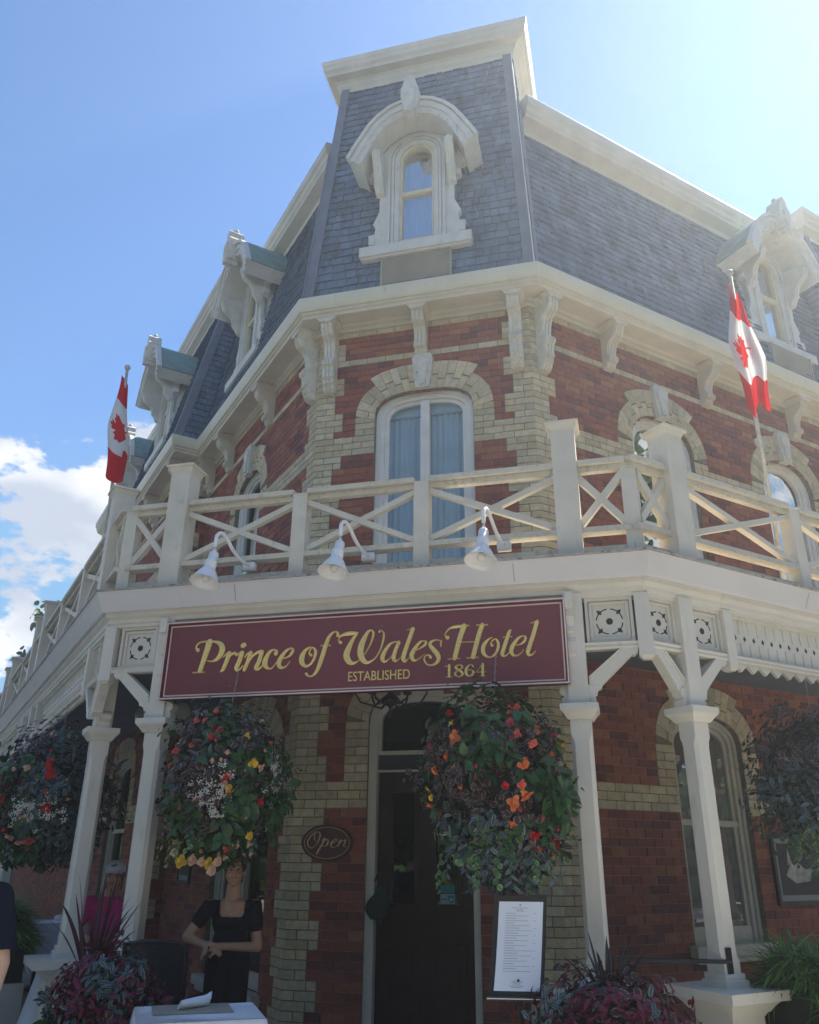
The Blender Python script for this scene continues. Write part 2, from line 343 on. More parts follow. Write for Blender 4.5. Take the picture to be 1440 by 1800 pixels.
def brick_wall(F, u0, u1, k0, k1, wins, end0, end1, mbr, mbc, mmr, mmc, phase=0.0):
    for k in range(k0, k1):
        z0 = k * CH; zm = z0 + CH / 2; z1 = z0 + CH
        holes = []
        for w in wins:
            h = w.half(zm)
            if h: holes.append((w.uc - h, w.uc + h))
        sp = cream_spans(None, k, u0, u1, wins, end0, end1)
        cuts = sorted({u0, u1} | {c for h in holes for c in h} | {max(u0, min(u1, c)) for h in sp for c in h})
        segs = []
        for a, b in zip(cuts, cuts[1:]):
            m = (a + b) / 2
            if b - a < .004 or any(h[0] < m < h[1] for h in holes): continue
            cr = any(h[0] < m < h[1] for h in sp)
            if segs and segs[-1][2] == cr and abs(segs[-1][1] - a) < 1e-6: segs[-1][1] = b
            else: segs.append([a, b, cr])
        for a, b, cr in segs:
            mb = mbc if cr else mbr; mm = mmc if cr else mmr
            mm.add([F.p(a, -.007, z0), F.p(b, -.007, z0), F.p(b, -.007, z1), F.p(a, -.007, z1)], [(0, 1, 2, 3)])
            st = .2405; ofs = (k % 2) * st / 2 + phase
            if cr: ofs = a + (0 if k % 2 else st / 2) if b - a < 1.0 else ofs
            x = math.floor((a - ofs) / st) * st + ofs; ed = [a]
            while x < b:
                if x > a + .05 and x < b - .05: ed.append(x)
                x += st
            ed.append(b)
            for p, q in zip(ed, ed[1:]):
                j = .0048 if cr else .0042
                o1 = R_.uniform(-.001, .0015) + (.006 if cr else 0)
                mb.box(F, p + (j if p > u0 + 1e-6 else -.003), q - (j if q < u1 - 1e-6 else -.003), -.02, o1, z0 + j, z1 - j, creamc() if cr else redc(), back=False)
def voussoirs(F, w, mb, lon=.40, sho=.27, split=.50):
    """radiating cream bricks over an opening"""
    pts = superell(w.uc, w.a, w.zs, w.h, w.n, w.zb, 60)[1:-1]
    L = [0]
    for p, q in zip(pts, pts[1:]): L.append(L[-1] + sqrt((p[0] - q[0]) ** 2 + (p[1] - q[1]) ** 2))
    T = L[-1]; n = int(T / .078)
    def at(s_):
        s_ = max(0, min(T, s_))
        for i in range(len(L) - 1):
            if L[i + 1] >= s_: break
        f = (s_ - L[i]) / max(1e-6, L[i + 1] - L[i]); p, q = pts[i], pts[i + 1]
        return Vector((p[0] + (q[0] - p[0]) * f, p[1] + (q[1] - p[1]) * f))
    def nrm(s_):
        d = at(s_ + .03) - at(s_ - .03); v = Vector((-d.y, d.x)).normalized()
        c = at(s_) - Vector((w.uc, w.zs - .35)); c.normalize(); return (v * .45 + c * .55).normalized()
    for i in range(n):
        a, b = T * i / n, T * (i + 1) / n; m = (a + b) / 2
        ln = lon if abs(at(m).x - w.uc) < w.a * .74 else sho
        cut = [0, ln] if ln < .3 and i % 2 else [0, ln * (split if i % 2 else .33), ln]
        for r0, r1 in zip(cut, cut[1:]):
            na, nb = nrm(a), nrm(b); pa, pb = at(a), at(b); e = .004
            q = [pa + na * (r0 + e), pb + nb * (r0 + e), pb + nb * (r1 - e), pa + na * (r1 - e)]
            c0 = sum(q, Vector((0, 0))) / 4; q = [c0 + (x - c0) * (1 - .05) for x in q]
            mb.prism(F, [(v.x, v.y) for v in q], -.02, .016 + R_.uniform(-.002, .002), creamc())
def voussoir_back(F, w, mm):
    A = superell(w.uc, w.a + .245, w.zs, w.h + .25, 2.3, w.zs, 30)[1:-1]; B = superell(w.uc, w.a, w.zs, w.h, w.n, w.zs, 30)[1:-1]
    mm.ring(F, A, B, -.02, .004)
def reveal(F, w, mm, depth=.17):
    pts = superell(w.uc, w.a, w.zs, w.h, w.n, w.zb, 26); n = len(pts)
    mm.add([F.p(u, .0, z) for u, z in pts] + [F.p(u, -depth, z) for u, z in pts], [(i, i + 1, n + i + 1, n + i) for i in range(n - 1)])
WC = Win(FC, 0.02, .615, 3.8, 6.60, .345, 2.9)
WR1 = Win(FR, 2.11, .55, 3.8, 6.50, .47, 2.3); WR2 = Win(FR, 4.60, .55, 3.8, 6.50, .47, 2.3)
WL1 = Win(FL, 2.50, .55, 3.8, 6.50, .47, 2.3)
DOOR = Win(FC, 0.01, .575, 0.0, 2.93, .33, 2.4)
GR1 = Win(FR, 2.20, .55, .82, 2.78, .34, 2.5, .27)
GL1 = Win(FL, 1.60, .95, .30, 2.75, .34, 2.5, .27)
GL2 = Win(FL, 5.3 + 1.6, .55, .82, 2.78, .34, 2.5, .27)
mbr, mbc, mmr, mmc = MB(), MB(), MB(), MB()
faces = [(FC, -WH, WH, [WC, DOOR], 1, 1, 0.0), (FR, 0, TPR, [WR1, WR2, GR1], 0, None, .03), (FL, 0, TPL, [WL1, GL1], 0, None, .07)]
for F, a, b, ws, e0, e1, ph in faces: brick_wall(F, a, b, 0, 92, ws, e0, e1, mbr, mbc, mmr, mmc, ph)
FLs = Fr(*xy(FL, TPL, 0), FL.n.x, FL.n.y, -FL.u.x, -FL.u.y); FRs = Fr(*xy(FR, TPR, 0), FR.n.x, FR.n.y, -FR.u.x, -FR.u.y)
brick_wall(FLs, 0, .43, 0, 92, [], None, 1, mbr, mbc, mmr, mmc); brick_wall(FRs, 0, .43, 0, 92, [], None, 1, mbr, mbc, mmr, mmc)
FLp = FL.sh(TPL, .43); GP1 = Win(FLp, 1.85, .75, .82, 2.78, .34, 2.5, .27); FRp = FR.sh(TPR, .43)
brick_wall(FLp, 0, 3.71, 0, 92, [GP1], 0, 0, mbr, mbc, mmr, mmc); brick_wall(FL, 8.45, 27, 0, 92, [], None, None, mbr, mbc, mmr, mmc); brick_wall(FRp, 0, 2.5, 40, 92, [], 0, None, mbr, mbc, mmr, mmc)
mbr.build('wall', BRICK, HOT); mmr.build('wall_mortar', MORTR, HOT)
for w in (WC, WR1, WR2, WL1, DOOR, GR1, GL1, GP1):
    vb, vbk = MB(), MB(); voussoirs(w.F, w, vb, .40 if w.zb > 3 and w is not DOOR else .36, .27); voussoir_back(w.F, w, vbk); reveal(w.F, w, vbk)
    ar_ = vb.build('brick_arch', BRICK, HOT); vbk.build('arch_mortar', MORTC, ar_)
qo = mbc.build('quoins_and_bands', BRICK, HOT); mmc.build('quoin_mortar', MORTC, qo)
# solid core of the building behind the facade skin, with a dark room behind every opening
core = MB()
def core_poly(path, inset, z0, z1):
    o = miter(path, -inset); p = [(q.x, q.y) for q in o] + [(0 + 9, 12), (-9, 14)]
    n = len(p); core.add([(x, y, z0) for x, y in p] + [(x, y, z1) for x, y in p], [tuple(range(n))[::-1], tuple(range(n, 2 * n))] + [(i, (i + 1) % n, n + (i + 1) % n, n + i) for i in range(n)])
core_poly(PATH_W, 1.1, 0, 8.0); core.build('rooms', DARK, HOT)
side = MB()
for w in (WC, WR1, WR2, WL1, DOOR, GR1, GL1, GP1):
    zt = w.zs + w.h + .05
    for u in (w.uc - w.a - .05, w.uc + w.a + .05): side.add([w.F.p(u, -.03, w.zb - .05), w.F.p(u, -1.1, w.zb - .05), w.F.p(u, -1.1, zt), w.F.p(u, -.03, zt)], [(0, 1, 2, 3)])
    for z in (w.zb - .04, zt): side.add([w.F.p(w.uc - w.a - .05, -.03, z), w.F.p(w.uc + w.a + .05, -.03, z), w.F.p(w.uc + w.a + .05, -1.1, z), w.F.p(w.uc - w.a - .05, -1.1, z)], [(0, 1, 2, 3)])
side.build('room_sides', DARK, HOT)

# ---- windows
def ins(w, d, zb=None):
    return superell(w.uc, w.a - d, w.zs, w.h - d * .8, w.n, (w.zb if zb is None else zb) + 0, 26)
def curtain(F, u0, u1, z0, z1, o, parent, folds=9, material=None, amp=.02):
    mb = MB(); n = folds * 8; P = []
    for i in range(n + 1):
        u = u0 + (u1 - u0) * i / n; d = amp * sin(i / 8 * 2 * pi) + amp * .5 * sin(i * .37 + 1)
        for j in range(5): z = z0 + (z1 - z0) * j / 4; P.append(F.p(u + .004 * sin(j * 2 + i), o + d * (1.1 - .12 * j), z))
    mb.add(P, [(i * 5 + j, (i + 1) * 5 + j, (i + 1) * 5 + j + 1, i * 5 + j + 1) for i in range(n) for j in range(4)])
    return mb.build('curtain', material or CURT, parent, True)
def sash_window(w, kind, label=None, frame=WHITEW, glass=GLASS, mid=None, cur=True, curmat=None):
    F = w.F; mb = MB()
    A, B = ins(w, 0), ins(w, .05); mb.ring(F, A, B, -.19, -.06)
    A, B = ins(w, .05), ins(w, .10); mb.ring(F, A, B, -.19, -.085)
    A, B = ins(w, .10), ins(w, .15); mb.ring(F, A, B, -.17, -.12)
    if kind == 'casement':
        mb.box(F, w.uc - .055, w.uc + .055, -.17, -.075, w.zb, w.zs + w.h - .10); mb.box(F, w.uc - .012, w.uc + .012, -.1, -.068, w.zb, w.zs + w.h - .12)
    if mid: mb.box(F, w.uc - w.a + .1, w.uc + w.a - .1, -.165, -.10, mid - .03, mid + .03)
    mb.box(F, w.uc - w.a + .1, w.uc + w.a - .1, -.165, -.11, w.zb, w.zb + .16)
    fr = mb.build('window', frame, HOT)
    if label: fr['label'] = label
    g = MB(); C = ins(w, .14); g.add([F.p(u, -.145, z) for u, z in C], [tuple(range(len(C)))]); g.build('pane', glass, fr)
    if cur:
        e = .10; t = w.zs + w.h * .35
        if kind == 'casement':
            curtain(F, w.uc - w.a + e, w.uc - .04, w.zb, t, -.25, fr, 6); curtain(F, w.uc + .04, w.uc + w.a - e, w.zb, t, -.25, fr, 6)
            b = MB(); b.box(F, w.uc - w.a + e, w.uc + w.a - e, -.27, -.2, t - .02, t + .18); b.build('curtain_pelmet', mat('pelmet', (.45, .52, .56), .8), fr)
        else: curtain(F, w.uc + w.a * .2, w.uc + w.a - e, w.zb, t, -.30, fr, 6, curmat)
    return fr
sash_window(WC, 'casement')
sash_window(WR1, 'sash', mid=5.45); sash_window(WR2, 'sash', mid=5.45); sash_window(WL1, 'sash', mid=5.45, frame=WHITEW)
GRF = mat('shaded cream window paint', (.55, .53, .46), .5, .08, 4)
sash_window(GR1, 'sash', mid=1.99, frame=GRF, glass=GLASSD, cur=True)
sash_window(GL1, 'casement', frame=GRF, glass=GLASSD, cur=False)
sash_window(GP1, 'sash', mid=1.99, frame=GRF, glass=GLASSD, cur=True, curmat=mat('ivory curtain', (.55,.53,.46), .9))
def sill(w, z, d=.10, m=GRF):
    b = MB(); b.box(w.F, w.uc - w.a - .08, w.uc + w.a + .08, -.05, d, z - .10, z); b.box(w.F, w.uc - w.a - .04, w.uc + w.a + .04, -.05, d * .6, z - .16, z - .10); b.build('window_sill', m, HOT)
sill(GR1, .83); sill(GL1, .31); sill(GP1, .83)
# keystones
def keystone(F, u, z0=6.95, z1=7.43):
    b = MB(); b.prism(F, [(u - .085, z0), (u + .085, z0), (u + .135, z1 - .06), (u + .105, z1), (u - .105, z1), (u - .135, z1 - .06)], -.02, .075)
    b.prism(F, [(u - .035, z0 + .03), (u + .035, z0 + .03), (u + .05, z0 + .2), (u + .09, z1 - .12), (u, z1 - .04), (u - .09, z1 - .12), (u - .05, z0 + .2)], .07, .105)
    b.prism(F, [(u - .07, z0 + .2), (u - .03, z0 + .26), (u - .05, z1 - .1), (u - .1, z1 - .14)], .07, .098); b.prism(F, [(u + .07, z0 + .2), (u + .03, z0 + .26), (u + .05, z1 - .1), (u + .1, z1 - .14)], .07, .098)
    b.build('keystone', STONE, HOT)
for w in (WC, WR1, WR2, WL1): keystone(w.F, w.uc)

# ---- eaves cornice and gutter
c = MB()
sweep(c, PATH_W, [(-.05, 7.96), (.03, 7.96), (.045, 7.985), (.045, 8.03), (.07, 8.05), (.07, 8.09), (-.05, 8.09)])
sweep(c, PATH_W, [(.0, 8.06), (.29, 8.04), (.29, 8.02), (.335, 8.02), (.345, 8.055), (.37, 8.065), (.37, 8.10), (.30, 8.16), (.0, 8.16)])
cor = c.build('eaves_cornice', CREAM, HOT)
c = MB(); sweep(c, PATH_W, [(.36, 8.10), (.395, 8.105), (.41, 8.14), (.425, 8.20), (.432, 8.285), (.425, 8.295), (.39, 8.285), (.30, 8.285), (.30, 8.10)])
c.build('gutter', mat('pale gutter paint', (.64, .62, .50), .4, .05, 3, dirt=((.35, .32, .24), .6, .9, (3, 3, 1))), HOT)
# ---- carved brackets
BRS = [(0, 8.045), (.30, 8.03), (.30, 7.985), (.275, 7.965), (.275, 7.925), (.265, 7.875), (.235, 7.825), (.19, 7.80), (.155, 7.785), (.125, 7.74), (.105, 7.67), (.105, 7.61), (.13, 7.585), (.14, 7.55), (.13, 7.515), (.085, 7.50), (.075, 7.46), (.05, 7.43), (0, 7.42)]
BRL = [(0, 8.045), (.31, 8.03), (.31, 7.985), (.285, 7.965), (.285, 7.92), (.27, 7.86), (.235, 7.805), (.18, 7.78), (.145, 7.74), (.12, 7.66), (.11, 7.56), (.12, 7.50), (.165, 7.485), (.19, 7.45), (.185, 7.40), (.15, 7.375), (.14, 7.30), (.15, 7.235), (.16, 7.22), (.125, 7.20), (.125, 7.15), (.10, 7.13), (.085, 7.08), (.05, 7.05), (0, 7.04)]
def bracket(F, u, prof, wd=.155):
    b = MB(); b.xsec(F, prof, u - wd / 2, u + wd / 2)
    for du in (-wd * .30, 0, wd * .30):
        b.xsec(F, [(o + .014 if o > 0.02 and z < 7.98 else o, z - (.0 if o < .02 else .004)) for o, z in prof], u + du - wd * .10, u + du + wd * .10)
    b.prism(F, [(u - wd * .85, 8.045), (u - wd * .85, 8.02), (u - wd * .5, 7.96), (u + wd * .5, 7.96), (u + wd * .85, 8.02), (u + wd * .85, 8.045)], .0, .325)
    return b.build('bracket', CREAM if prof is BRS else mat('painted carved bracket', (.64, .62, .54), .6, .12, 12, .4, 50, dirt=((.26, .24, .18), .55, .8, (6, 6, 4))), HOT)
bracket(FC, 0.0, BRS); bracket(FC, 1.20, BRL); bracket(FC, -1.20, BRL); bracket(FR, .165, BRL); bracket(FL, .165, BRL)
for u in (1.25, 3.05, 4.95): bracket(FR, u, BRS)
for u in (1.71, 3.51, 4.55): bracket(FL, u, BRS)
for F, us in ((FLp, (.15, 1.9, 3.7)), (FRp, (.15,))):
    for u in us: bracket(F, u, BRS)

# ---- mansard roofs
def V(x): return Vector(x)
def slate_face(mb, mu, BL, BR, TL, TR, seed=1, ex=.137, wmin=.10, wmax=.19, holes=()):
    BL, BR, TL, TR = map(V, (BL, BR, TL, TR)); rr = random.Random(seed)
    e = (BR - BL).normalized(); nn = e.cross((TL + TR) / 2 - (BL + BR) / 2).normalized()
    if nn.dot(CAM - BL) < 0: nn = -nn
    dn = nn * (-.34 if holes else 0); mu.add([BL + dn, BR + dn, TR + dn, TL + dn], [(0, 1, 2, 3)])
    H = ((TL + TR) / 2 - (BL + BR) / 2).length; n = int(H / ex)
    for i in range(n):
        s0, s1 = i / n, min(1, (i + 1.12) / n)
        a0, b0 = BL.lerp(TL, s0), BR.lerp(TR, s0); a1, b1 = BL.lerp(TL, s1), BR.lerp(TR, s1)
        x0, x1 = (a0 - BL).dot(e), (b0 - BL).dot(e); y0, y1 = (a1 - BL).dot(e), (b1 - BL).dot(e)
        pa = a0 - e * x0; pb = a1 - e * y0; x = x0 - rr.uniform(0, wmax)
        while x < x1:
            w = rr.uniform(wmin, wmax); l, r = max(x, x0), min(x + w, x1); l2, r2 = max(min(l, y1), y0), max(min(r, y1), y0)
            mid = pa + e * ((l + r) / 2)
            if r - l > .02 and r2 - l2 > .005 and not any(abs((mid - h).dot(e)) < .31 and 8.95 < mid.z < 10.85 for h in holes):
                t = .025 + rr.uniform(-.003, .008); g_ = .004; k = rr.uniform(.72, 1.22); bl = rr.uniform(-.012, .012)
                k = k * .5 + .5; cc_ = (.138 * k + bl * .6, .188 * k + bl * .6, .268 * k)
                up = (pb - pa).normalized() * rr.uniform(-.006, .006)
                q = [pa + e * (l + g_) + nn * t + up, pa + e * (r - g_) + nn * t + up, pb + e * (r2 - g_) + nn * .004, pb + e * (l2 + g_) + nn * .004]
                mb.hexa(q + [x_ - nn * .024 for x_ in q], cc_, back=False)
            x += w
HB = [V((-1.50, -.36, 8.30)), V((1.50, -.36, 8.30))]; HT = [V((-1.32, .12, 12.66)), V((1.32, .12, 12.66))]
ms, mu = MB(), MB()
slate_face(ms, mu, HB[0], HB[1], HT[0], HT[1], 3, holes=[V((0, -.3, 9))])
def hip(s, z): return HB[s].lerp(HT[s], (z - 8.30) / 4.36)
ZR, ZL = 11.33, 11.18
k_ = .20
def wingpt(F, t, z, o0=.352): # point of a wing mansard plane; t in the wing frame
    return F.p(t, o0 - k_ * (z - 8.30), z)
slate_face(ms, mu, HB[1], wingpt(FR, TPR - .1, 8.30), wingpt(FR, .24, ZR), wingpt(FR, TPR + .3, ZR), 5, holes=[FR.p(4.78, 0, 9)])
slate_face(ms, mu, HB[0], wingpt(FL, TPL - .1, 8.30), wingpt(FL, .24, ZL), wingpt(FL, TPL + .3, ZL), 6, holes=[FL.p(2.66, 0, 9)])
slate_face(ms, mu, wingpt(FL, 8.7, 8.30), wingpt(FL, 18, 8.30), wingpt(FL, 8.2, ZL), wingpt(FL, 18, ZL), 7)
# side faces of the corner tower above the wings
for s_, zz in ((0, ZL), (1, ZR)):
    p = HB[s_]; q = HT[s_]; bk = V((0, 3.2, 0)); slate_face(ms, mu, p, p + bk, q, q + bk, 8 + s_)
# projecting bays of the wings (steeper in plan, same height as the tower on the right)
def bay(F, t0, t1, zt, h0, kk=.2, kside=.25, seed=11):
    o0 = .352 + .43 - .0
    A = F.p(t0 - .34, o0, 8.30); B = F.p(t1, o0, 8.30); H = zt - 8.30
    C_ = F.p(t0 - .34 + kside * H, o0 - kk * H, zt); D = F.p(t1 - kside * H, o0 - kk * H, zt)
    slate_face(ms, mu, A, B, C_, D, seed)
    A2 = F.p(t0 - .34, o0 - 1.6, 8.30); C2 = F.p(t0 - .34 + kside * H, o0 - kk * H - 1.4, zt)
    slate_face(ms, mu, A2, A, C2, C_, seed + 1)
    B2 = F.p(t1, o0 - 1.6, 8.30); D2 = F.p(t1 - kside * H, o0 - kk * H - 1.4, zt)
    slate_face(ms, mu, B, B2, D, D2, seed + 2)
    return A, B, C_, D, C2, D2
bl = bay(FL, TPL, 8.77, 12.15, 0, .22, .16, 11)
br = bay(FR, TPR, 10.5, 12.15, 0, .22, .16, 21)
rf = ms.build('roof', SLATE, HOT); mu.build('roof_underlay', SLATEB, rf)
# third, further left stretch of mansard with its own dormer
def board(mb, a, b, wv, tv, off=0.0):
    """flat board along a-b; wv: width vector, tv: thickness vector"""
    a, b = V(a) + wv * off, V(b) + wv * off
    mb.hexa([a - wv / 2 + tv, a + wv / 2 + tv, b + wv / 2 + tv, b - wv / 2 + tv, a - wv / 2, a + wv / 2, b + wv / 2, b - wv / 2])
nC = V((0, -1, .12)).normalized()
for L_ in ([(HB[0], HT[0], V((.13, 0, 0)), nC * .035), (HB[0], hip(0, ZL), FL.u * .05, FL.n * .03)], [(HB[1], HT[1], V((-.13, 0, 0)), nC * .035), (HB[1], hip(1, ZR), FR.u * .05, FR.n * .03)],
           [(bl[0], bl[2], FL.u * .13, FL.n * .04), (bl[0], bl[2], -FL.n * .10, -FL.u * .04)], [(br[0], br[2], FR.u * .13, FR.n * .04)]):
    hb = MB()
    for a_, b_, c_, d_ in L_: board(hb, a_, b_, c_, d_, .5)
    hb.build('hip_board', HIPM, rf)
wl = MB(); board(wl, HB[1] + V((0, -.03, 0)), HT[1] + V((0, -.03, 0)), V((.014, 0, 0)), V((0, -.03, 0)), .2); wl.build('hip_flashing', mat('bright zinc', (.7, .7, .68), .35, .05, 5), rf)
# top cornices
tcn = MB()
ptc = [(-1.32, 3.4), (-1.32, .12), (1.32, .12), (1.32, 3.4)]
sweep(tcn, ptc, [(-.06, 12.52), (.035, 12.55), (.035, 12.62), (.06, 12.66), (.075, 12.72), (.10, 12.76), (.20, 12.78), (.21, 12.83), (.245, 12.87), (.25, 12.93), (.27, 12.96), (.27, 13.04), (-.06, 13.10)])
tcn.add([(-1.3, .1, 13.08), (1.3, .1, 13.08), (1.3, 3.4, 13.08), (-1.3, 3.4, 13.08)], [(0, 1, 2, 3)])
def topcor(F, t0, t1, z, o):
    p = [xy(F, t1, o), xy(F, t0, o)] if F is FL else [xy(F, t0, o), xy(F, t1, o)]
    sweep(tcn, p, [(-.10, z - .10), (.03, z - .05), (.04, z + .03), (.20, z + .10), (.20, z + .14), (.235, z + .18), (.24, z + .24), (.28, z + .28), (.28, z + .42), (.26, z + .46), (-.4, z + .50)])
topcor(FR, .20, TPR + .6, ZR, .352 - k_ * (ZR - 8.3)); topcor(FL, .20, 5.0, ZL, .352 - k_ * (ZL - 8.3)); topcor(FL, 8.3, 18, ZL, .352 - k_ * (ZL - 8.3))
def baycor(b, zt):
    A, B, C_, D, C2, D2 = b
    p = [(q.x, q.y) for q in (C2, C_, D, D2)]
    if b is bl: p = p[::-1]
    sweep(tcn, p, [(-.1, zt - .12), (.03, zt - .06), (.04, zt), (.16, zt + .06), (.17, zt + .11), (.21, zt + .15), (.215, zt + .21), (.26, zt + .25), (.26, zt + .36), (-.1, zt + .42)])
    tcn.add([C2 + V((0, 0, .40)), C_ + V((0, 0, .40)), D + V((0, 0, .40)), D2 + V((0, 0, .40))], [(0, 1, 2, 3)])
baycor(bl, 12.15); baycor(br, 12.15)
tcn.build('roof_cornice', mat('grey cream cornice paint', (.60, .57, .50), .5, .08, 3, .15, 60, dirt=((.28, .27, .24), .6, .9, (2, 2, .6))), HOT)
# tin deck closing the roofs
rd = MB(); rd.add([FL.p(12, -.5, 11.1), FL.p(0, -.5, 11.1), FR.p(0, -.5, 11.1), FR.p(9, -.5, 11.1), (9, 13, 11.1), (-9, 14, 11.1)], [(0, 1, 2, 3, 4, 5)])
rd.build('roof_deck', DARKG, HOT)

# ---- dormers
AGED = mat('aged white dormer paint', (.62, .62, .58), .55, .08, 5, .3, 60, dirt=((.28, .28, .25), .6, .82, (3, 3, 1)))
HO = [(-.87, 10.30), (-.80, 10.45), (-.68, 10.66), (-.58, 10.83), (-.46, 10.97), (-.30, 11.09), (-.15, 11.145), (0, 11.16)]; HO = HO + [(-x, z) for x, z in HO[-2::-1]]
HI = [(-.70, 10.17), (-.645, 10.30), (-.56, 10.49), (-.49, 10.63), (-.39, 10.76), (-.26, 10.86), (-.13, 10.905), (0, 10.92)]; HI = HI + [(-x, z) for x, z in HI[-2::-1]]
def dormer(F, label, fo=.20, back=-.42, cop=True, zo=0.0, hf=.60):
    D = sub('dormer', HOT); D['label'] = label
    sft = lambda L: [(u, z + zo) for u, z in L]
    b = MB(); r = .235
    face = [(-.73, 8.95), (-.73, 9.02), (-.64, 9.03), (-.66, 9.22), (-.58, 9.23), (-.56, 9.33), (-.60, 9.40), (-.57, 9.47), (-.53, 9.47), (-.515, 9.60), (-.515, 9.98), (-.55, 10.02), (-.60, 10.03), (-.61, 10.10), (-.57, 10.13), (-.60, 10.20), (-.68, 10.22), (-.69, 10.30)]
    top = [(-.56, 10.49), (-.39, 10.76), (-.2, 10.88), (0, 10.95)]
    left = face + top; outl = left + [(-u, z) for u, z in left[-2::-1]]
    # face as a band from the outline to the arched opening
    op = [(-r, 9.03)] + [(r * cos(pi - pi * i / 16), 10.47 + r * sin(pi - pi * i / 16)) for i in range(17)] + [(r, 9.03)]
    def resamp(L, n):
        d = [0]
        for p, q in zip(L, L[1:]): d.append(d[-1] + sqrt((p[0] - q[0]) ** 2 + (p[1] - q[1]) ** 2))
        out_ = []
        for i in range(n):
            s_ = d[-1] * i / (n - 1); j = 0
            while j < len(L) - 2 and d[j + 1] < s_: j += 1
            f = (s_ - d[j]) / max(1e-9, d[j + 1] - d[j]); out_.append((L[j][0] + (L[j + 1][0] - L[j][0]) * f, L[j][1] + (L[j + 1][1] - L[j][1]) * f))
        return out_
    # pair outline and opening by height so the band stays clean
    lo, ln_ = left, [(-r, 9.03), (-r, 10.47)] + [(r * cos(pi - pi * i / 16), 10.47 + r * sin(pi - pi * i / 16)) for i in range(1, 9)]
    def atz(L, z):
        for p, q in zip(L, L[1:]):
            if min(p[1], q[1]) <= z <= max(p[1], q[1]) and abs(p[1] - q[1]) > 1e-9: return p[0] + (q[0] - p[0]) * (z - p[1]) / (q[1] - p[1])
        return L[-1][0]
    zs_ = sorted({round(z, 3) for _, z in left} | {round(z, 3) for _, z in ln_ if z > 9.03} | {9.03})
    prev = None
    for z in zs_:
        uo = atz(left, min(z, 10.95)); ui = -r if 9.03 <= z <= 10.47 else (-sqrt(max(0, r * r - (z - 10.47) ** 2)) if 10.47 < z < 10.47 + r else 0.0)
        if z < 9.03: ui = 0.0
        if prev:
            for s_ in (1, -1):
                q = [(s_ * prev[0], prev[2]), (s_ * prev[1], prev[2]), (s_ * ui, z), (s_ * uo, z)]
                b.prism(F, sft(q), fo - .10, fo)
        prev = (uo, ui, z)
    # mouldings round the opening
    def arch(rad_, zb=9.0, n=16): return [(-rad_, zb)] + [(rad_ * cos(pi - pi * i / n), 10.47 + rad_ * sin(pi - pi * i / n)) for i in range(n + 1)] + [(rad_, zb)]
    b.ring(F, sft(arch(.40)), sft(arch(.36)), fo - .01, fo + .03); b.ring(F, sft(arch(.34)), sft(arch(.31)), fo - .01, fo + .02); b.ring(F, sft(arch(.30)), sft(arch(.245)), fo - .01, fo + .012)
    # cheeks
    for s_ in (-1, 1): b.add([F.p(s_ * .515, fo - .05, 8.9 + zo), F.p(s_ * .515, back, 8.9 + zo), F.p(s_ * .515, back, 10.5 + zo), F.p(s_ * .515, fo - .05, 10.5 + zo)], [(0, 1, 2, 3)])
    b.build('dormer_face', AGED, D)
    b = MB(); b.box(F, -.745, .745, fo - .2, fo + .10, 8.80 + zo, 8.95 + zo); b.box(F, -.72, .72, fo - .2, fo + .07, 8.77 + zo, 8.80 + zo)
    for s_ in (-1, 1): b.box(F, s_ * .61 - .04, s_ * .61 + .04, fo, fo + .012, 9.05 + zo, 9.17 + zo)
    b.build('dormer_sill', AGED, D)
    # hood
    b = MB(); b.ring(F, sft(HO), sft(HI), back, hf)
    lip = [(u * 1.035, z + .025 if abs(u) < .8 else z + .01) for u, z in HO]; mid_ = [((a[0] * .45 + c_[0] * .55), (a[1] * .45 + c_[1] * .55)) for a, c_ in zip(HO, HI)]
    b.ring(F, sft(lip), sft([(u * .985, z - .02) for u, z in HO]), hf - .05, hf + .045); b.ring(F, sft([(u * .975, z - .035) for u, z in HO]), sft(mid_), hf - .02, hf + .022)
    for i in range(15):
        if i == 7: continue
        t = -1 + 2 * i / 14; j = (t * .5 + .5) * (len(HI) - 1); j0 = min(int(j), len(HI) - 2); f = j - j0
        u = HI[j0][0] + (HI[j0 + 1][0] - HI[j0][0]) * f; z = HI[j0][1] + (HI[j0 + 1][1] - HI[j0][1]) * f + .035
        b.ball(F.p(u, hf + .004, z + zo), .016, 6, 4)
    b.build('hood', AGED, D)
    b = MB(); b.ring(F, sft([(u * 1.02, z + .028) for u, z in HO]), sft([(u * 1.002, z + .002) for u, z in HO]), back, hf - .06); b.build('hood_roof', COPPER if cop else AGED, D)
    # soffit between the face and the hood
    # keystone finial
    b = MB(); b.prism(F, sft([(-.085, 10.88), (.085, 10.88), (.12, 11.12), (.12, 11.28), (.09, 11.33), (.075, 11.45), (.03, 11.5), (-.03, 11.5), (-.075, 11.45), (-.09, 11.33), (-.12, 11.28), (-.12, 11.12)]), hf - .12, hf + .13)
    b.prism(F, sft([(-.05, 10.80), (.05, 10.80), (.07, 10.95), (.07, 11.2), (-.07, 11.2), (-.07, 10.95)]), hf - .06, hf + .17); b.ball(F.p(0, hf + .0, 11.53 + zo), .05, 8, 6)
    b.build('finial', STONE, D)
    # consoles
    for s_ in (-1, 1):
        b = MB(); pr_ = [(fo, 10.55), (hf - .03, 10.42), (hf - .03, 10.34), (hf - .08, 10.22), (fo + .20, 10.16), (fo + .15, 10.06), (fo + .15, 9.99), (fo + .10, 9.94), (fo + .06, 9.86), (fo, 9.84)]
        b.xsec(F, [(o, z + zo) for o, z in pr_], s_ * .50 - .055, s_ * .50 + .055); b.xsec(F, [(o + .02 if o > fo else o, z + zo) for o, z in pr_[1:]], s_ * .50 - .02, s_ * .50 + .02)
        b.build('console', AGED, D)
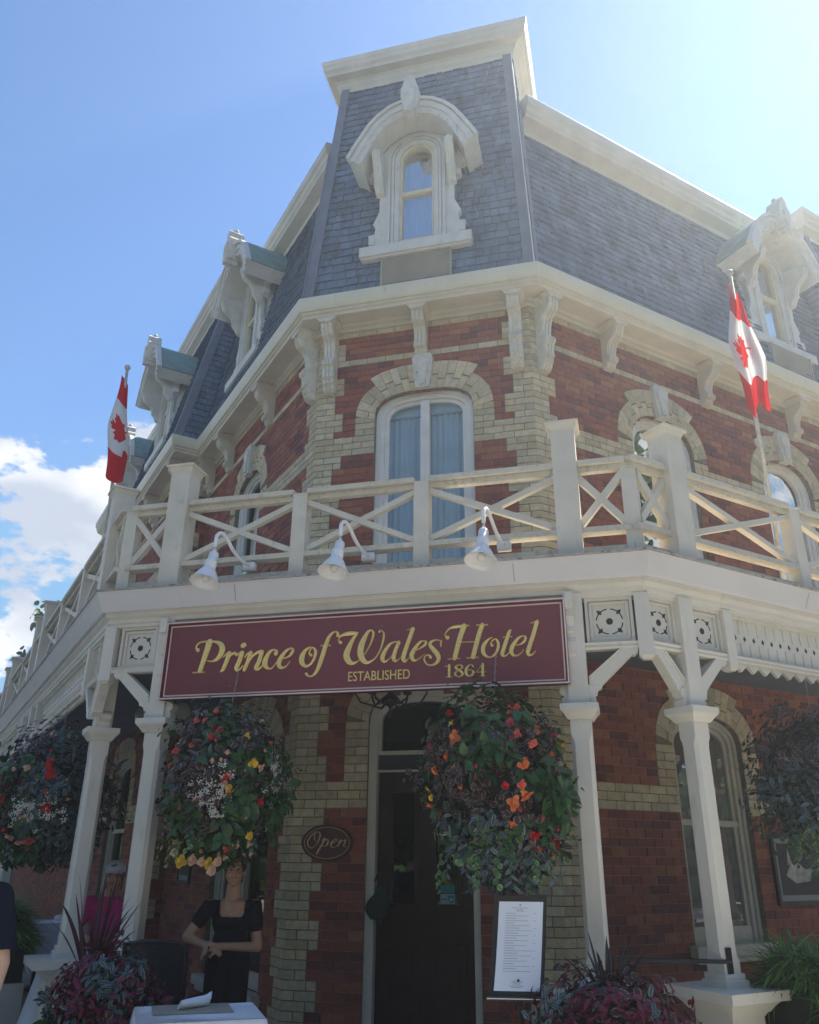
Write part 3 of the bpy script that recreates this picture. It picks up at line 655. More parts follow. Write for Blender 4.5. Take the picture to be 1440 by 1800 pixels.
    # sash
    b = MB(); CRS = mat('cream sash', (.68, .62, .45), .45, .05, 5)
    b.ring(F, sft(arch(.245, 9.03)), sft(arch(.205, 9.03)), fo - .12, fo - .03); b.box(F, -.23, .23, fo - .12, fo - .03, 9.03 + zo, 9.085 + zo); b.box(F, -.22, .22, fo - .11, fo - .04, 9.85 + zo, 9.91 + zo)
    b.build('sash', CRS, D)
    b = MB(); q = arch(.21, 9.05); b.add([F.p(u, fo - .085, z + zo) for u, z in q], [tuple(range(len(q)))]); b.build('pane', GLASS, D)
    curtain(F, -.235, .235, 9.0 + zo, 10.55 + zo, fo - .17, D, 5, mat('blue grey curtain', (.34, .46, .60), .9, .05, 3), .018)
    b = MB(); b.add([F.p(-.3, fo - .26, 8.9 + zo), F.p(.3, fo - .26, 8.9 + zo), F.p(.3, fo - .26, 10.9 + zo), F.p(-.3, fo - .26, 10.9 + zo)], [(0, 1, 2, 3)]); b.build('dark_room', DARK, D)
    return D
def grille(F, u0, u1, z0, z1, o=.375):
    b = MB(); b.box(F, u0, u1, o - .05, o, z0, z1)
    n = 22
    for i in range(n): z = z0 + (z1 - z0) * (i + .3) / n; b.box(F, u0 + .015, u1 - .015, o, o + .008, z, z + (z1 - z0) / n * .45)
    for u in (u0, u1): b.box(F, u - .012, u + .012, o - .05, o + .016, z0, z1)
    b.build('grille', mat('beige louvre', (.36, .34, .29), .6, .1, 3), HOT)
dormer(FC, 'pale dormer on the corner tower with drawn blue grey curtains', cop=None, fo=.34, hf=.66, back=-.15); grille(FC, -.45, .46, 8.30, 8.77)
dormer(FR.sh(4.78, 0), 'pale dormer on the right hand mansard'); grille(FR.sh(4.78, 0), -.45, .45, 8.30, 8.77, .345)
dormer(FL.sh(2.66, 0), 'green roofed dormer nearest the corner tower')
dormer(FL.sh(6.45, .43), 'green roofed dormer on the projecting bay', zo=0.0)
dormer(FL.sh(10.6, 0.0), 'farthest green roofed dormer, partly behind the flag')
# ============================================================ DOOR (part of the building)
dr = MB(); F = FC
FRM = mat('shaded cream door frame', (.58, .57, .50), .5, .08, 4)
b = MB()
for s_, x0, x1 in ((-1, -.565, -.475), (1, .515, .585)): b.box(F, x0, x1, -.16, -.03, 0, 2.93)
A = superell(.01, .575, 2.93, .33, 2.4, 2.62, 20); B = superell(.01, .50, 2.93, .26, 2.4, 2.62, 20); b.ring(F, A, B, -.16, -.04); b.ring(F, superell(.01, .50, 2.93, .26, 2.4, 2.62, 20), superell(.01, .455, 2.93, .215, 2.4, 2.62, 20), -.15, -.07)
b.box(F, -.48, .52, -.16, -.06, 2.60, 2.64); b.box(F, -.475, .515, -.16, -.05, 2.430, 2.448)
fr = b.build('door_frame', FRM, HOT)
b = MB(); b.box(F, -.475, .515, -.17, -.09, 2.448, 2.60); b.build('transom_panel', DKGRN, fr)
g = MB(); q = superell(.01, .46, 2.93, .22, 2.4, 2.64, 20); g.add([F.p(u, -.11, z) for u, z in q], [tuple(range(len(q)))]); g.build('transom_pane', GLASSD, fr)
b = MB(); X0, X1 = -.470, .510; O0, O1 = -.16, -.11
gl = [(-.315, -.085), (.135, .345)]; gz0, gz1 = 1.20, 2.235
b.box(F, X0, X1, O0, O1, 0.02, 1.12); b.box(F, X0, X1, O0, O1, 2.31, 2.43)
for a, c_ in ((X0, gl[0][0] - .04), (gl[0][1] + .04, gl[1][0] - .04), (gl[1][1] + .04, X1)): b.box(F, a, c_, O0, O1, 1.12, 2.31)
for a, c_ in gl:
    b.ring(F, [(a - .045, 1.12), (a - .045, 2.31), (c_ + .045, 2.31), (c_ + .045, 1.12)], [(a, gz0), (a, gz1), (c_, gz1), (c_, gz0)], O0 + .01, O1 + .02, closed=True)
for a, c_ in ((-.36, -.03), (.09, .42)):
    b.ring(F, [(a, .30), (a, .86), (c_, .86), (c_, .30)], [(a + .035, .335), (a + .035, .825), (c_ - .035, .825), (c_ - .035, .335)], O1 - .005, O1 + .018, closed=True)
    b.box(F, a + .08, c_ - .08, O1 - .005, O1 + .010, .38, .78)
dd = b.build('door', DOORM, HOT)
for a, c_ in gl: g = MB(); g.add([F.p(a, -.135, gz0), F.p(c_, -.135, gz0), F.p(c_, -.135, gz1), F.p(a, -.135, gz1)], [(0, 1, 2, 3)]); g.build('pane', GLASSP, dd)
b = MB(); b.box(F, -.452, -.405, O1, O1 + .012, 1.02, 1.34); b.tube([F.p(-.43, O1 + .01, 1.28), F.p(-.43, O1 + .06, 1.27), F.p(-.43, O1 + .065, 1.12), F.p(-.43, O1 + .01, 1.08)], .011); b.build('handle', mat('old brass', (.25, .17, .07), .35, .1, 9, metal=.9), dd)
b = MB(); b.box(F, .17, .315, -.130, -.126, 1.205, 1.29); b.box(F, .17, .315, -.130, -.126, 1.295, 1.37)
TEAL = mat('teal sticker', (.03, .20, .22), .5, .05, 5); st = b.build('window_sticker', TEAL, dd)
def text(body, size, mat_, parent, F_, u, o, z, align='LEFT', ext=.001, sx=1.0, name='lettering'):
    cu = bpy.data.curves.new(name, 'FONT'); cu.body = body; cu.size = size; cu.align_x = align; cu.extrude = ext; cu.resolution_u = 3
    ob = bpy.data.objects.new(name, cu); COL.objects.link(ob); dg = bpy.context.evaluated_depsgraph_get(); me = bpy.data.meshes.new_from_object(ob.evaluated_get(dg)); bpy.data.objects.remove(ob)
    mb = MB()
    mb.add([F_.p(u + v.co.x * sx, o + v.co.z + ext, z + v.co.y) for v in me.vertices], [tuple(p.vertices) for p in me.polygons])
    return mb.build(name, mat_, parent)
text('FREE', .036, mat('sticker white', (.6, .7, .7), .5, 0), st, F, .182, -.125, 1.252, sx=.8); text('WI-FI', .036, MATS['sticker white'], st, F, .182, -.125, 1.215, sx=.85)
b = MB(); b.ring(F, [(.173, 1.208), (.173, 1.287), (.312, 1.287), (.312, 1.208)], [(.177, 1.212), (.177, 1.283), (.308, 1.283), (.308, 1.212)], -.126, -.125, closed=True)
for r in (.012, .024, .034):
    b.ring(F, [(.268 + r * cos(t), 1.222 + r * sin(t)) for t in [.5 + i * .25 for i in range(6)]], [(.268 + (r - .005) * cos(t), 1.222 + (r - .005) * sin(t)) for t in [.5 + i * .25 for i in range(6)]], -.126, -.125)
b.build('sticker_marks', MATS['sticker white'], st)
# dark green ornamental bag hanging from the door edge
t = thing('hanging_bag', 'dark green cloth bag hanging at the left edge of the hotel door', 'bag', FC.p(-.40, -.05, 1.1))
b = MB(); pts = []
for i in range(13):
    z = 1.06 + .34 * i / 12; f = i / 12
    w_ = .075 + .05 * sin(f * pi * 1.3) - .02 * f; cx_ = -.425 + .05 * f - .03 * sin(f * 5)
    for k in range(14):
        a = 2 * pi * k / 14; pts.append(F.p(cx_ + cos(a) * w_ * (1 + .08 * sin(5 * a + i * .3)), -.02 + sin(a) * .045 * (1 + .15 * sin(4 * a + i)), z))
b.add(pts, [(i * 14 + k, i * 14 + (k + 1) % 14, (i + 1) * 14 + (k + 1) % 14, (i + 1) * 14 + k) for i in range(12) for k in range(14)] + [tuple(range(14))])
b.build('pouch', mat('dark green cloth', (.015, .035, .035), .8, .2, 20, .5, 60), t, True)
b = MB(); b.tube([F.p(-.46, -.01, 1.40), F.p(-.42, .02, 1.47), F.p(-.36, .02, 1.42), F.p(-.30, .0, 1.36), F.p(-.25, -.02, 1.33)], .010, 6); b.ball(F.p(-.245, -.02, 1.31), .03, 8, 6); b.build('strap', MATS['dark green cloth'], t)

# ============================================================ VERANDA
VER = thing('veranda', 'cream wooden veranda wrapping round the corner with pierced frieze panels', 'veranda', (0, -2.2, 0))
c = MB()
sweep(c, PATH_V, [(2.20, 3.60), (2.32, 3.585), (2.335, 3.583), (2.345, 3.60), (2.405, 3.735), (2.416, 3.755), (2.20, 3.755)]); c.build('fascia', FASC, VER)
c = MB()
for F_, us in ((FC, (-1.05, 1.32)), (FR, (.9, 3.4)), (FL, (.7, 3.3, 6.0))):
    for u in us: c.add([F_.p(u - .0025, 2.347, 3.602), F_.p(u + .0025, 2.347, 3.602), F_.p(u + .0025, 2.407, 3.733), F_.p(u - .0025, 2.407, 3.733)], [(0, 1, 2, 3)])
c.build('board_seams', mat('seam shadow paint', (.25, .23, .21), .8, 0), VER)
c = MB(); sweep(c, PATH_V, [(2.18, 3.756), (2.428, 3.756), (2.432, 3.772), (2.40, 3.778), (2.18, 3.79)]); c.build('drip_edge', mat('worn metal drip edge', (.38, .37, .36), .4, .35, 12, .4, 40, dirt=((.10, .095, .09), .50, .62, (4, 4, 4))), VER)
c = MB(); sweep(c, PATH_V, [(.02, 3.80), (2.25, 3.786), (2.25, 3.70), (.02, 3.70)], closed=True); c.build('roof_deck', DECK, VER)
c = MB(); sweep(c, PATH_V, [(.0, 3.56), (2.12, 3.50), (2.12, 3.54), (.0, 3.60)]); c.build('ceiling', CEIL, VER)
c = MB(); sweep(c, PATH_V, [(2.13, 3.46), (2.24, 3.465), (2.245, 3.49), (2.26, 3.50), (2.265, 3.53), (2.30, 3.555), (2.305, 3.60), (2.13, 3.60)]); c.build('crown_moulding', CREAM2, VER)
c = MB(); sweep(c, PATH_V, [(2.15, 3.07), (2.155, 3.06), (2.235, 3.06), (2.245, 3.075), (2.235, 3.095), (2.25, 3.11), (2.15, 3.115)]); c.build('frieze_rail', CREAM2, VER)
FCV, FRV, FLV = FC.sh(0, 2.2), FR.sh(0, 2.2), FL.sh(0, 2.2)
HOLE_DARK = mat('painted hole dark', (.03, .032, .035), .9, 0)  # darkness of cut-through holes, put on as thin dark pieces over solid boards
def panel(F, u0, u1):
    b = MB(); b.box(F, u0, u1, -.045, -.02, 3.10, 3.47)
    for k, d in enumerate((.0, .028)):
        b.ring(F, [(u0 + d, 3.11 + d), (u0 + d, 3.465 - d), (u1 - d, 3.465 - d), (u1 - d, 3.11 + d)], [(u0 + d + .022, 3.132 + d), (u0 + d + .022, 3.443 - d), (u1 - d - .022, 3.443 - d), (u1 - d - .022, 3.132 + d)], -.03, .02 - k * .02, closed=True)
    p = b.build('frieze_panel', CREAM2, VER)
    if abs(u1 - u0) < .30 or abs(u1 - u0) > .42: r = min(.09, abs(u1 - u0) * .3)
    else: r = .098
    uc, zc = (u0 + u1) / 2, 3.285; b = MB()
    b.prism(F, [(uc + .026 * cos(t), zc + .026 * sin(t)) for t in [2 * pi * i / 14 for i in range(14)]], -.02, -.0185)
    for q in range(4):
        t0 = q * pi / 2 + .14; ts = [t0 + (pi / 2 - .28) * i / 7 for i in range(8)]
        b.ring(F, [(uc + (r + .005) * cos(t), zc + (r + .005) * sin(t)) for t in ts], [(uc + (r - .004) * cos(t), zc + (r - .004) * sin(t)) for t in ts], -.02, -.0186)
        tm = q * pi / 2 + pi / 4; d = Vector((cos(tm), sin(tm))); n_ = Vector((-d.y, d.x)); m = Vector((uc, zc))
        P = [m + d * (r + .033), m + d * (r + .004) + n_ * .017, m + d * (r - .022), m + d * (r + .004) - n_ * .017]; b.prism(F, [(v.x, v.y) for v in P], -.02, -.0184)
    b.build('piercing_dark', HOLE_DARK, p)
def pendant(F, u, z0=2.985, z1=3.48, w_=.052):
    b = MB(); b.box(F, u - w_, u + w_, -.06, .055, z0 + .03, z1)
    P = [F.p(u - w_, .055, z0 + .03), F.p(u + w_, .055, z0 + .03), F.p(u + w_, -.06, z0 + .03), F.p(u - w_, -.06, z0 + .03)]; Q = [F.p(u - w_ * .5, .03, z0), F.p(u + w_ * .5, .03, z0), F.p(u + w_ * .5, -.03, z0), F.p(u - w_ * .5, -.03, z0)]
    b.hexa(Q + P); b.build('pendant', CREAM2, VER)
def corner_pendant(sgn):
    cx_, cy_ = miter(PATH_V, 2.2)[1 if sgn < 0 else 2]; b = MB(); w_ = .055
    F = FC.sh(cx_, -cy_)
    b.prism(F, [(-w_, 3.0), (w_, 3.0), (w_, 3.48), (-w_, 3.48)], -.05, .055); b.hexa([F.p(-.03, .03, 2.975), F.p(.03, .03, 2.975), F.p(.03, -.03, 2.975), F.p(-.03, -.03, 2.975), F.p(-w_, .055, 3.0), F.p(w_, .055, 3.0), F.p(w_, -.05, 3.0), F.p(-w_, -.05, 3.0)])
    b.build('pendant', CREAM2, VER)
def brace(F, u0, u1):
    """diagonal knee brace from the post at u0 up to the rail at u1"""
    s_ = 1 if u1 > u0 else -1
    pts = [(u0, 2.86), (u1 - s_ * .125, 3.062), (u1, 3.062), (u1 + s_ * .0, 3.035), (u1 - s_ * .03, 3.01), (u1 - s_ * .05, 3.015), (u0 + s_ * .09, 2.80), (u0 + s_ * .085, 2.775), (u0, 2.74)]
    b = MB(); b.prism(F, pts, -.05, .035); b.ring(F, [pts[0], pts[1]], [(pts[0][0] + s_ * .012, pts[0][1] - .02), (pts[1][0], pts[1][1] - .02)], .033, .045); b.build('brace', CREAM2, VER)
def lattice(F, u0, u1, hang=0.0):
    b = MB(); b.box(F, u0, u1, -.04, -.02, 3.10, 3.47)
    b.ring(F, [(u0, 3.11), (u0, 3.465), (u1, 3.465), (u1, 3.11)], [(u0 + .022, 3.135), (u0 + .022, 3.44), (u1 - .022, 3.44), (u1 - .022, 3.135)], -.03, .012, closed=True)
    n = int(abs(u1 - u0 - .08) / .113 + .5); st_ = (u1 - u0 - .08) / n
    for i in range(n + 1):
        u = u0 + .04 + st_ * i; b.prism(F, [(u - .006, 3.14), (u + .006, 3.14), (u + .006, 3.23), (u, 3.245), (u - .006, 3.23)], -.022, -.012); b.prism(F, [(u - .006, 3.43), (u + .006, 3.43), (u + .006, 3.34), (u, 3.325), (u - .006, 3.34)], -.022, -.012)
    nt_ = int((u1 - u0) / .147 + .5); w_ = (u1 - u0) / nt_; pts = [(u0, 3.062)]
    for i in range(nt_): pts += [(u0 + w_ * i, 3.055), (u0 + w_ * (i + .5), 3.0), (u0 + w_ * (i + 1) - .001, 3.055)]
    for i in range(nt_): b.prism(F, [(u0 + w_ * i, 3.062), (u0 + w_ * i, 3.052), (u0 + w_ * (i + .5), 2.995), (u0 + w_ * (i + 1), 3.052), (u0 + w_ * (i + 1), 3.062)], -.015, .012)
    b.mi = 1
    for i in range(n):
        u = u0 + .04 + st_ * (i + .5); b.prism(F, [(u - .017, 3.285), (u, 3.262), (u + .017, 3.285), (u, 3.312)], -.02, -.0185)  # diamond holes: their shade is painted as dark pieces, nothing is cut
    b.build('lattice_panel', [CREAM2, HOLE_DARK], VER)
def column(F, u, ped=True):
    w_ = .073; cp = MB(); cp.box(F, u - w_, u + w_, -w_, w_, 2.655, 3.50)
    # little scroll ears
    for s_ in (-1, 1):
        cp.prism(F, [(u + s_ * w_, 2.655), (u + s_ * (w_ + .05), 2.655), (u + s_ * (w_ + .05), 2.70), (u + s_ * (w_ + .035), 2.715), (u + s_ * (w_ + .062), 2.735), (u + s_ * (w_ + .066), 2.765), (u + s_ * (w_ + .05), 2.785), (u + s_ * w_, 2.80)], -.045, .045)
    post = cp.build('column', CREAM2, VER)
    b = MB()
    for h0, h1, z0, z1 in ((.138, .138, 2.61, 2.653), (.128, .134, 2.595, 2.61), (.095, .122, 2.555, 2.595), (.090, .095, 2.545, 2.555)):
        b.hexa([F.p(u + x * h0, y * h0, z0) for x, y in ((-1, -1), (1, -1), (1, 1), (-1, 1))] + [F.p(u + x * h1, y * h1, z1) for x, y in ((-1, -1), (1, -1), (1, 1), (-1, 1))])
    b.build('capital', CREAM2, post)
    b = MB(); w_ = .076
    def octa(z, ch, w=w_): return [F.p(u + x, y, z) for x, y in ((-w + ch, w), (w - ch, w), (w, w - ch), (w, -w + ch), (w - ch, -w), (-w + ch, -w), (-w, -w + ch), (-w, w - ch))]
    zs_ = [(2.546, .004), (2.44, .004), (2.40, .022), (2.37, .026), (1.06, .026), (1.03, .022), (.99, .004), (.93, .004)]
    P = []; 
    for z, ch in zs_: P += octa(z, ch)
    P += octa(.925, .004, .092) + octa(.89, .004, .092) + octa(.885, .004, .108) + octa(.845, .004, .108)
    n = 8; b.add(P, [(i * n + k, i * n + (k + 1) % n, (i + 1) * n + (k + 1) % n, (i + 1) * n + k) for i in range(len(P) // 8 - 1) for k in range(n)])
    b.ball(F.p(u + .0, w_ + .001, 2.50), .006, 5, 4)
    b.build('shaft', CREAM2, post)
    b = MB()
    for h0, h1, z0, z1 in ((.28, .285, .785, .845), (.20, .24, .745, .785), (.18, .20, .715, .745), (.155, .17, .69, .715), (.15, .15, .16, .69), (.20, .20, .0, .16)):
        b.hexa([F.p(u + x * h0, y * h0, z0) for x, y in ((-1, -1), (1, -1), (1, 1), (-1, 1))] + [F.p(u + x * h1, y * h1, z1) for x, y in ((-1, -1), (1, -1), (1, 1), (-1, 1))])
    b.build('pedestal', CREAM2, post)
UC_ = 1.755; TC_ = -.50
for s_ in (-1, 1):
    column(FCV, 1.745 if s_ > 0 else -1.725); panel(FCV, *sorted((s_ * 1.835, s_ * 2.19))); brace(FCV, s_ * 1.828, s_ * 2.20); corner_pendant(s_)
    FV = FRV if s_ > 0 else FLV
    column(FV if s_ > 0 else FL.sh(0, 2.11), TC_); panel(FV, -.86, -.575); brace(FV, TC_ - .073, -.87); panel(FV, -.425, -.06); brace(FV, TC_ + .073, -.07); pendant(FV, -.005)
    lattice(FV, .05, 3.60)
    pendant(FV, 3.655); panel(FV, 3.71, 4.09); brace(FV, 4.17 - .073, 3.71); column(FV, 4.17); brace(FV, 4.17 + .073, 4.6); brace(FV, 5.12 - .073, 4.68); panel(FV, 4.25, 5.04); column(FV, 5.12); panel(FV, 5.2, 5.57); brace(FV, 5.12 + .073, 5.55); pendant(FV, 5.63)
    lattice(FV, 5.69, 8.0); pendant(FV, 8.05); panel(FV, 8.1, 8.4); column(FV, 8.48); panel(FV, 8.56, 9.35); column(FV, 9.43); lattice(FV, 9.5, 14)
# beam behind the sign between the middle columns
b = MB(); b.box(FCV, -1.68, 1.68, -.05, .03, 3.05, 3.50); b.build('sign_beam', CREAM2, VER)
for s_ in (-1, 1):   # scroll brackets either side of the sign
    b = MB(); pr_ = [(0, 3.50), (.09, 3.50), (.09, 3.38), (.06, 3.37), (.075, 3.31), (.05, 3.24), (.055, 3.20), (.03, 3.18), (.05, 3.12), (.05, 3.02), (.03, 3.0), (.04, 2.92), (.02, 2.88), (0, 2.88)]
    b.xsec(FCV, [(o + .035, z) for o, z in pr_], s_ * 1.722 - .03, s_ * 1.722 + .03); b.build('scroll_bracket', CREAM2, VER)

# ============================================================ BALCONY RAILING
RAL = thing('balcony_railing', 'weathered cream railing of crossed braces and capped posts on the veranda roof', 'railing', (0, -2.2, 3.8))
OB = 2.2
def post_tall(F, u):
    b = MB(); w_ = .098; b.box(F, u - w_, u + w_, -w_, w_, 3.80, 4.98)
    for h0, h1, z0, z1 in ((.10, .10, 4.90, 4.925), (.102, .122, 4.925, 4.975), (.138, .138, 4.975, 4.995), (.138, .02, 4.995, 5.035)):
        b.hexa([F.p(u + x * h0, y * h0, z0) for x, y in ((-1, -1), (1, -1), (1, 1), (-1, 1))] + [F.p(u + x * h1, y * h1, z1) for x, y in ((-1, -1), (1, -1), (1, 1), (-1, 1))])
    b.build('tall_post', RAILP, RAL)
def post_small(F, u, w_=.062): b = MB(); b.box(F, u - w_, u + w_, -w_, w_ * .9, 3.80, 4.60); b.build('post', RAILP, RAL)
def rails(F, u0, u1):
    b = MB(); b.hexa([F.p(u0, .075, 4.59), F.p(u1, .075, 4.59), F.p(u1, .075, 4.635), F.p(u0, .075, 4.635), F.p(u0, -.075, 4.60), F.p(u1, -.075, 4.60), F.p(u1, -.075, 4.655), F.p(u0, -.075, 4.655)])
    b.box(F, u0, u1, -.03, .03, 4.54, 4.59); b.build('top_rail', RAILT, RAL)
    b = MB(); b.box(F, u0, u1, -.055, .055, 4.00, 4.045); b.build('bottom_rail', RAILT, RAL)
    b = MB(); b.box(F, u0, u1, -.10, .0, 3.845, 3.895); b.build('deck_rail', RAILT, RAL)
def cross(F, u0, u1):
    z0, z1 = 4.045, 4.545; b = MB(); L = sqrt((u1 - u0) ** 2 + (z1 - z0) ** 2); h = .024
    for k, (a, c_) in enumerate((((u0, z0), (u1, z1)), ((u0, z1), (u1, z0)))):
        d = Vector((c_[0] - a[0], c_[1] - a[1])).normalized(); n_ = Vector((-d.y, d.x)) * h
        A_, C_ = Vector(a), Vector(c_); o = .004 * k
        hh = h / abs(d.x); P = [(a[0], a[1] + (2 * hh if d.y > 0 else 0) * .0 + (0 if d.y > 0 else -2 * hh)), (c_[0], c_[1] + (-2 * hh if d.y > 0 else 0)), (c_[0], c_[1] + (0 if d.y > 0 else 2 * hh)), (a[0], a[1] + (2 * hh if d.y > 0 else 0))]
        b.prism(F, P, -.03 + o, .026 + o)
    b.build('cross_brace', RAILP, RAL)
FCB, FRB, FLB = FC.sh(0, OB), FR.sh(0, OB + .03), FL.sh(0, OB + .03)
for s_ in (-1, 1): post_tall(FCB, s_ * 1.765)
for u in (-.565, .545): post_small(FCB, u, .066)
for a, c_ in ((-1.667, -.631), (-.499, .479), (.611, 1.667)): rails(FCB, a, c_); cross(FCB, a, c_)
EC = 2.265
for s_ in (-1, 1):
    FB = FRB if s_ > 0 else FLB; tc0 = -.905
    a, c_ = sorted((s_ * 1.863, s_ * (EC - .02))); rails(FCB, a, c_); cross(FCB, *sorted((s_ * 1.863, s_ * (EC - .06))))
    post_small(FCB.sh(s_ * EC, -.02), 0, .06); rails(FB, tc0 - .02, -.545); cross(FB, tc0 + .06, -.545)
    post_tall(FB, -.45); sm = (1.09, 2.63)
    for u in sm: post_small(FB, u, .066)
    for a, c_ in ((-.352, 1.024), (1.156, 2.564), (2.696, 4.072)): rails(FB, a, c_); cross(FB, a, c_)
    if s_ < 0:
        for u in (4.17, 5.12, 8.38, 9.43, 12.6): post_tall(FB, u)
        for u in (6.75, 10.9, 14): post_small(FB, u)
        for a, c_ in ((4.27, 5.02), (5.22, 6.68), (6.82, 8.28), (8.48, 9.33), (9.53, 10.83), (10.97, 12.5), (12.7, 15.5)): rails(FB, a, c_); cross(FB, a, c_)
    else:
        post_tall(FB, 4.17); rails(FB, 4.27, 6); cross(FB, 4.27, 6)

# ============================================================ SIGN
SG = thing('hotel_sign', 'long maroon sign board with raised gold lettering under the balcony', 'sign', (0, -2.27, 2.8))
FS = FC.sh(0, 2.26); b = MB(); b.box(FS, -1.69, 1.692, -.01, .025, 2.80, 3.458)
b.ring(FS, [(-1.69, 2.80), (-1.69, 3.458), (1.692, 3.458), (1.692, 2.80)], [(-1.672, 2.818), (-1.672, 3.44), (1.674, 3.44), (1.674, 2.818)], -.01, .06, closed=True)
b.box(FS, -1.67, 1.67, -.01, .03, 2.82, 3.44)
b.build('board', SIGNR, SG)
b = MB()
for d in (.0, .026):
    b.ring(FS, [(-1.688 + d, 2.802 + d), (-1.688 + d, 3.456 - d), (1.690 - d, 3.456 - d), (1.690 - d, 2.802 + d)], [(-1.677 + d, 2.813 + d), (-1.677 + d, 3.445 - d), (1.679 - d, 3.445 - d), (1.679 - d, 2.813 + d)], .02, .0615 if d == 0 else .034, closed=True)
b.build('pinstripes', PINST, SG)
SIGN_STROKES = [[-1385,3209,34,-1403,3227,16,-1400,3252,13,-1375,3273,13,-1338,3279,15,-1288,3279,16,-1228,3274,18],
[-1283,3274,56,-1313,3150,47,-1345,3029,39],
[-1407,3019,12,-1307,3019,13],
[-1240,3275,16,-1187,3256,36,-1159,3212,49,-1170,3159,44,-1205,3119,27,-1247,3107,14,-1287,3114,9],
[-1145,3136,8,-1116,3163,14,-1090,3173,21],
[-1092,3169,39,-1110,3100,37,-1134,3037,31,-1155,3017,12],
[-1097,3113,8,-1076,3150,14,-1049,3167,23,-1029,3159,27],
[-1024,3142,8,-997,3164,14,-972,3169,19],
[-975,3165,39,-993,3094,39,-1013,3044,38,-1002,3024,29,-978,3033,13,-957,3059,8],
[-974,3226,41,-962,3231,41],
[-948,3126,8,-923,3157,15,-896,3163,19],
[-898,3161,37,-916,3091,34,-941,3025,29,-951,3016,10],
[-914,3066,8,-883,3125,13,-846,3157,21,-806,3170,27],
[-796,3165,34,-815,3086,36,-837,3038,36,-825,3023,27,-797,3034,13,-775,3061,8],
[-671,3144,34,-667,3166,21,-694,3176,15,-725,3161,25,-753,3111,40,-762,3064,44,-740,3030,26,-702,3023,13,-676,3049,8,-657,3074,8],
[-627,3095,8,-561,3113,14,-531,3145,24,-523,3171,21,-549,3181,14,-588,3158,24,-628,3099,39,-639,3056,39,-618,3026,26,-581,3031,13,-557,3054,9,-544,3075,7],
[-369,3185,9,-410,3161,24,-438,3110,43,-437,3061,42,-404,3028,24,-362,3044,17,-331,3096,22,-325,3148,24,-350,3178,14,-371,3161,10,-379,3133,13,-363,3117,26],
[-138,3267,29,-145,3292,18,-173,3298,12,-208,3269,24,-234,3207,35,-256,3129,37,-280,3047,35,-304,2986,27,-338,2948,15,-375,2946,14,-394,2965,24],
[-279,3190,11,-200,3188,11],
[-114,3208,28,-129,3222,11,-125,3246,10,-100,3267,20,-58,3275,31,-16,3278,30,31,3282,10],
[32,3282,8,19,3268,20,-10,3226,28,-44,3153,46,-59,3100,52,-40,3053,46,-9,3034,28,23,3040,14,54,3059,7],
[149,3296,10,118,3284,22,86,3228,38,63,3168,49,59,3107,50,80,3058,44,109,3035,30,140,3038,18,185,3068,11,224,3132,13,246,3209,16,250,3259,15,236,3283,10,218,3287,11,212,3278,18],
[147,3296,10,163,3271,18,157,3230,17,136,3171,12,89,3092,7],
[388,3180,10,363,3187,11,334,3185,12,300,3169,19,262,3117,31,242,3065,34,257,3034,23,284,3043,11,324,3081,7,353,3132,7],
[377,3182,27,352,3126,30,335,3060,33,348,3033,19,372,3043,9,399,3065,5],
[445,3279,8,480,3287,12,495,3288,11],
[490,3287,30,465,3213,33,434,3128,34,414,3057,35,425,3028,22,449,3042,9,475,3068,5],
[499,3105,7,545,3123,11,586,3150,19,597,3172,19,578,3182,11,546,3172,20,499,3112,32,481,3066,35,497,3033,23,532,3038,11,587,3078,5],
[716,3130,8,717,3156,15,722,3179,9],
[720,3176,9,679,3185,11,642,3174,19,630,3150,27,652,3116,35,685,3076,38,698,3036,32,678,3001,21,640,2987,13,603,2998,13,583,3035,14,592,3061,11,617,3069,12,633,3051,25],
[770,3199,32,752,3216,10,758,3241,9,785,3270,12,821,3281,22,863,3284,22,899,3287,16,944,3286,7],
[904,3284,43,868,3187,39,825,3032,35],
[774,3028,9,865,3029,9],
[1048,3284,35,1016,3197,36,969,3035,34],
[1003,3285,10,1090,3283,10],
[919,3029,9,1010,3031,9],
[885,3156,9,994,3154,9],
[1124,3182,6,1092,3167,15,1056,3123,30,1049,3071,30,1071,3038,20,1105,3027,12,1140,3049,17,1165,3094,22,1166,3141,20,1148,3167,13,1123,3156,9,1110,3132,10,1120,3119,24],
[1271,3231,8,1258,3220,24,1237,3167,28,1205,3080,29,1196,3046,28,1212,3031,15,1238,3044,8,1267,3073,5],
[1206,3177,8,1275,3179,8],
[1304,3113,6,1339,3117,10,1371,3142,18,1378,3169,17,1359,3180,9,1323,3165,18,1281,3111,31,1265,3066,31,1283,3033,19,1312,3032,10,1341,3050,7,1360,3074,5],
[1426,3278,7,1461,3285,10,1484,3286,9],
[1473,3285,30,1443,3196,31,1409,3105,31,1391,3054,29,1400,3030,19,1427,3035,9,1454,3061,5],
[751,2969,8,788,2981,8],
[782,2980,20,781,2892,20],
[755,2890,7,807,2890,7],
[860,2980,9,836,2969,16,837,2953,18,861,2936,18,884,2915,20,877,2895,15,854,2888,9,832,2900,15,829,2919,14,854,2937,8,882,2957,13,881,2971,13,859,2980,9],
[968,2961,15,958,2975,8,936,2972,12,915,2944,21,915,2909,22,934,2888,12,956,2896,16,970,2915,19,960,2933,13,940,2937,8,920,2927,6],
[1043,2977,20,1041,2888,20],
[1040,2975,6,993,2916,6],
[990,2916,8,1067,2917,7],
[1021,2888,7,1061,2888,7]]
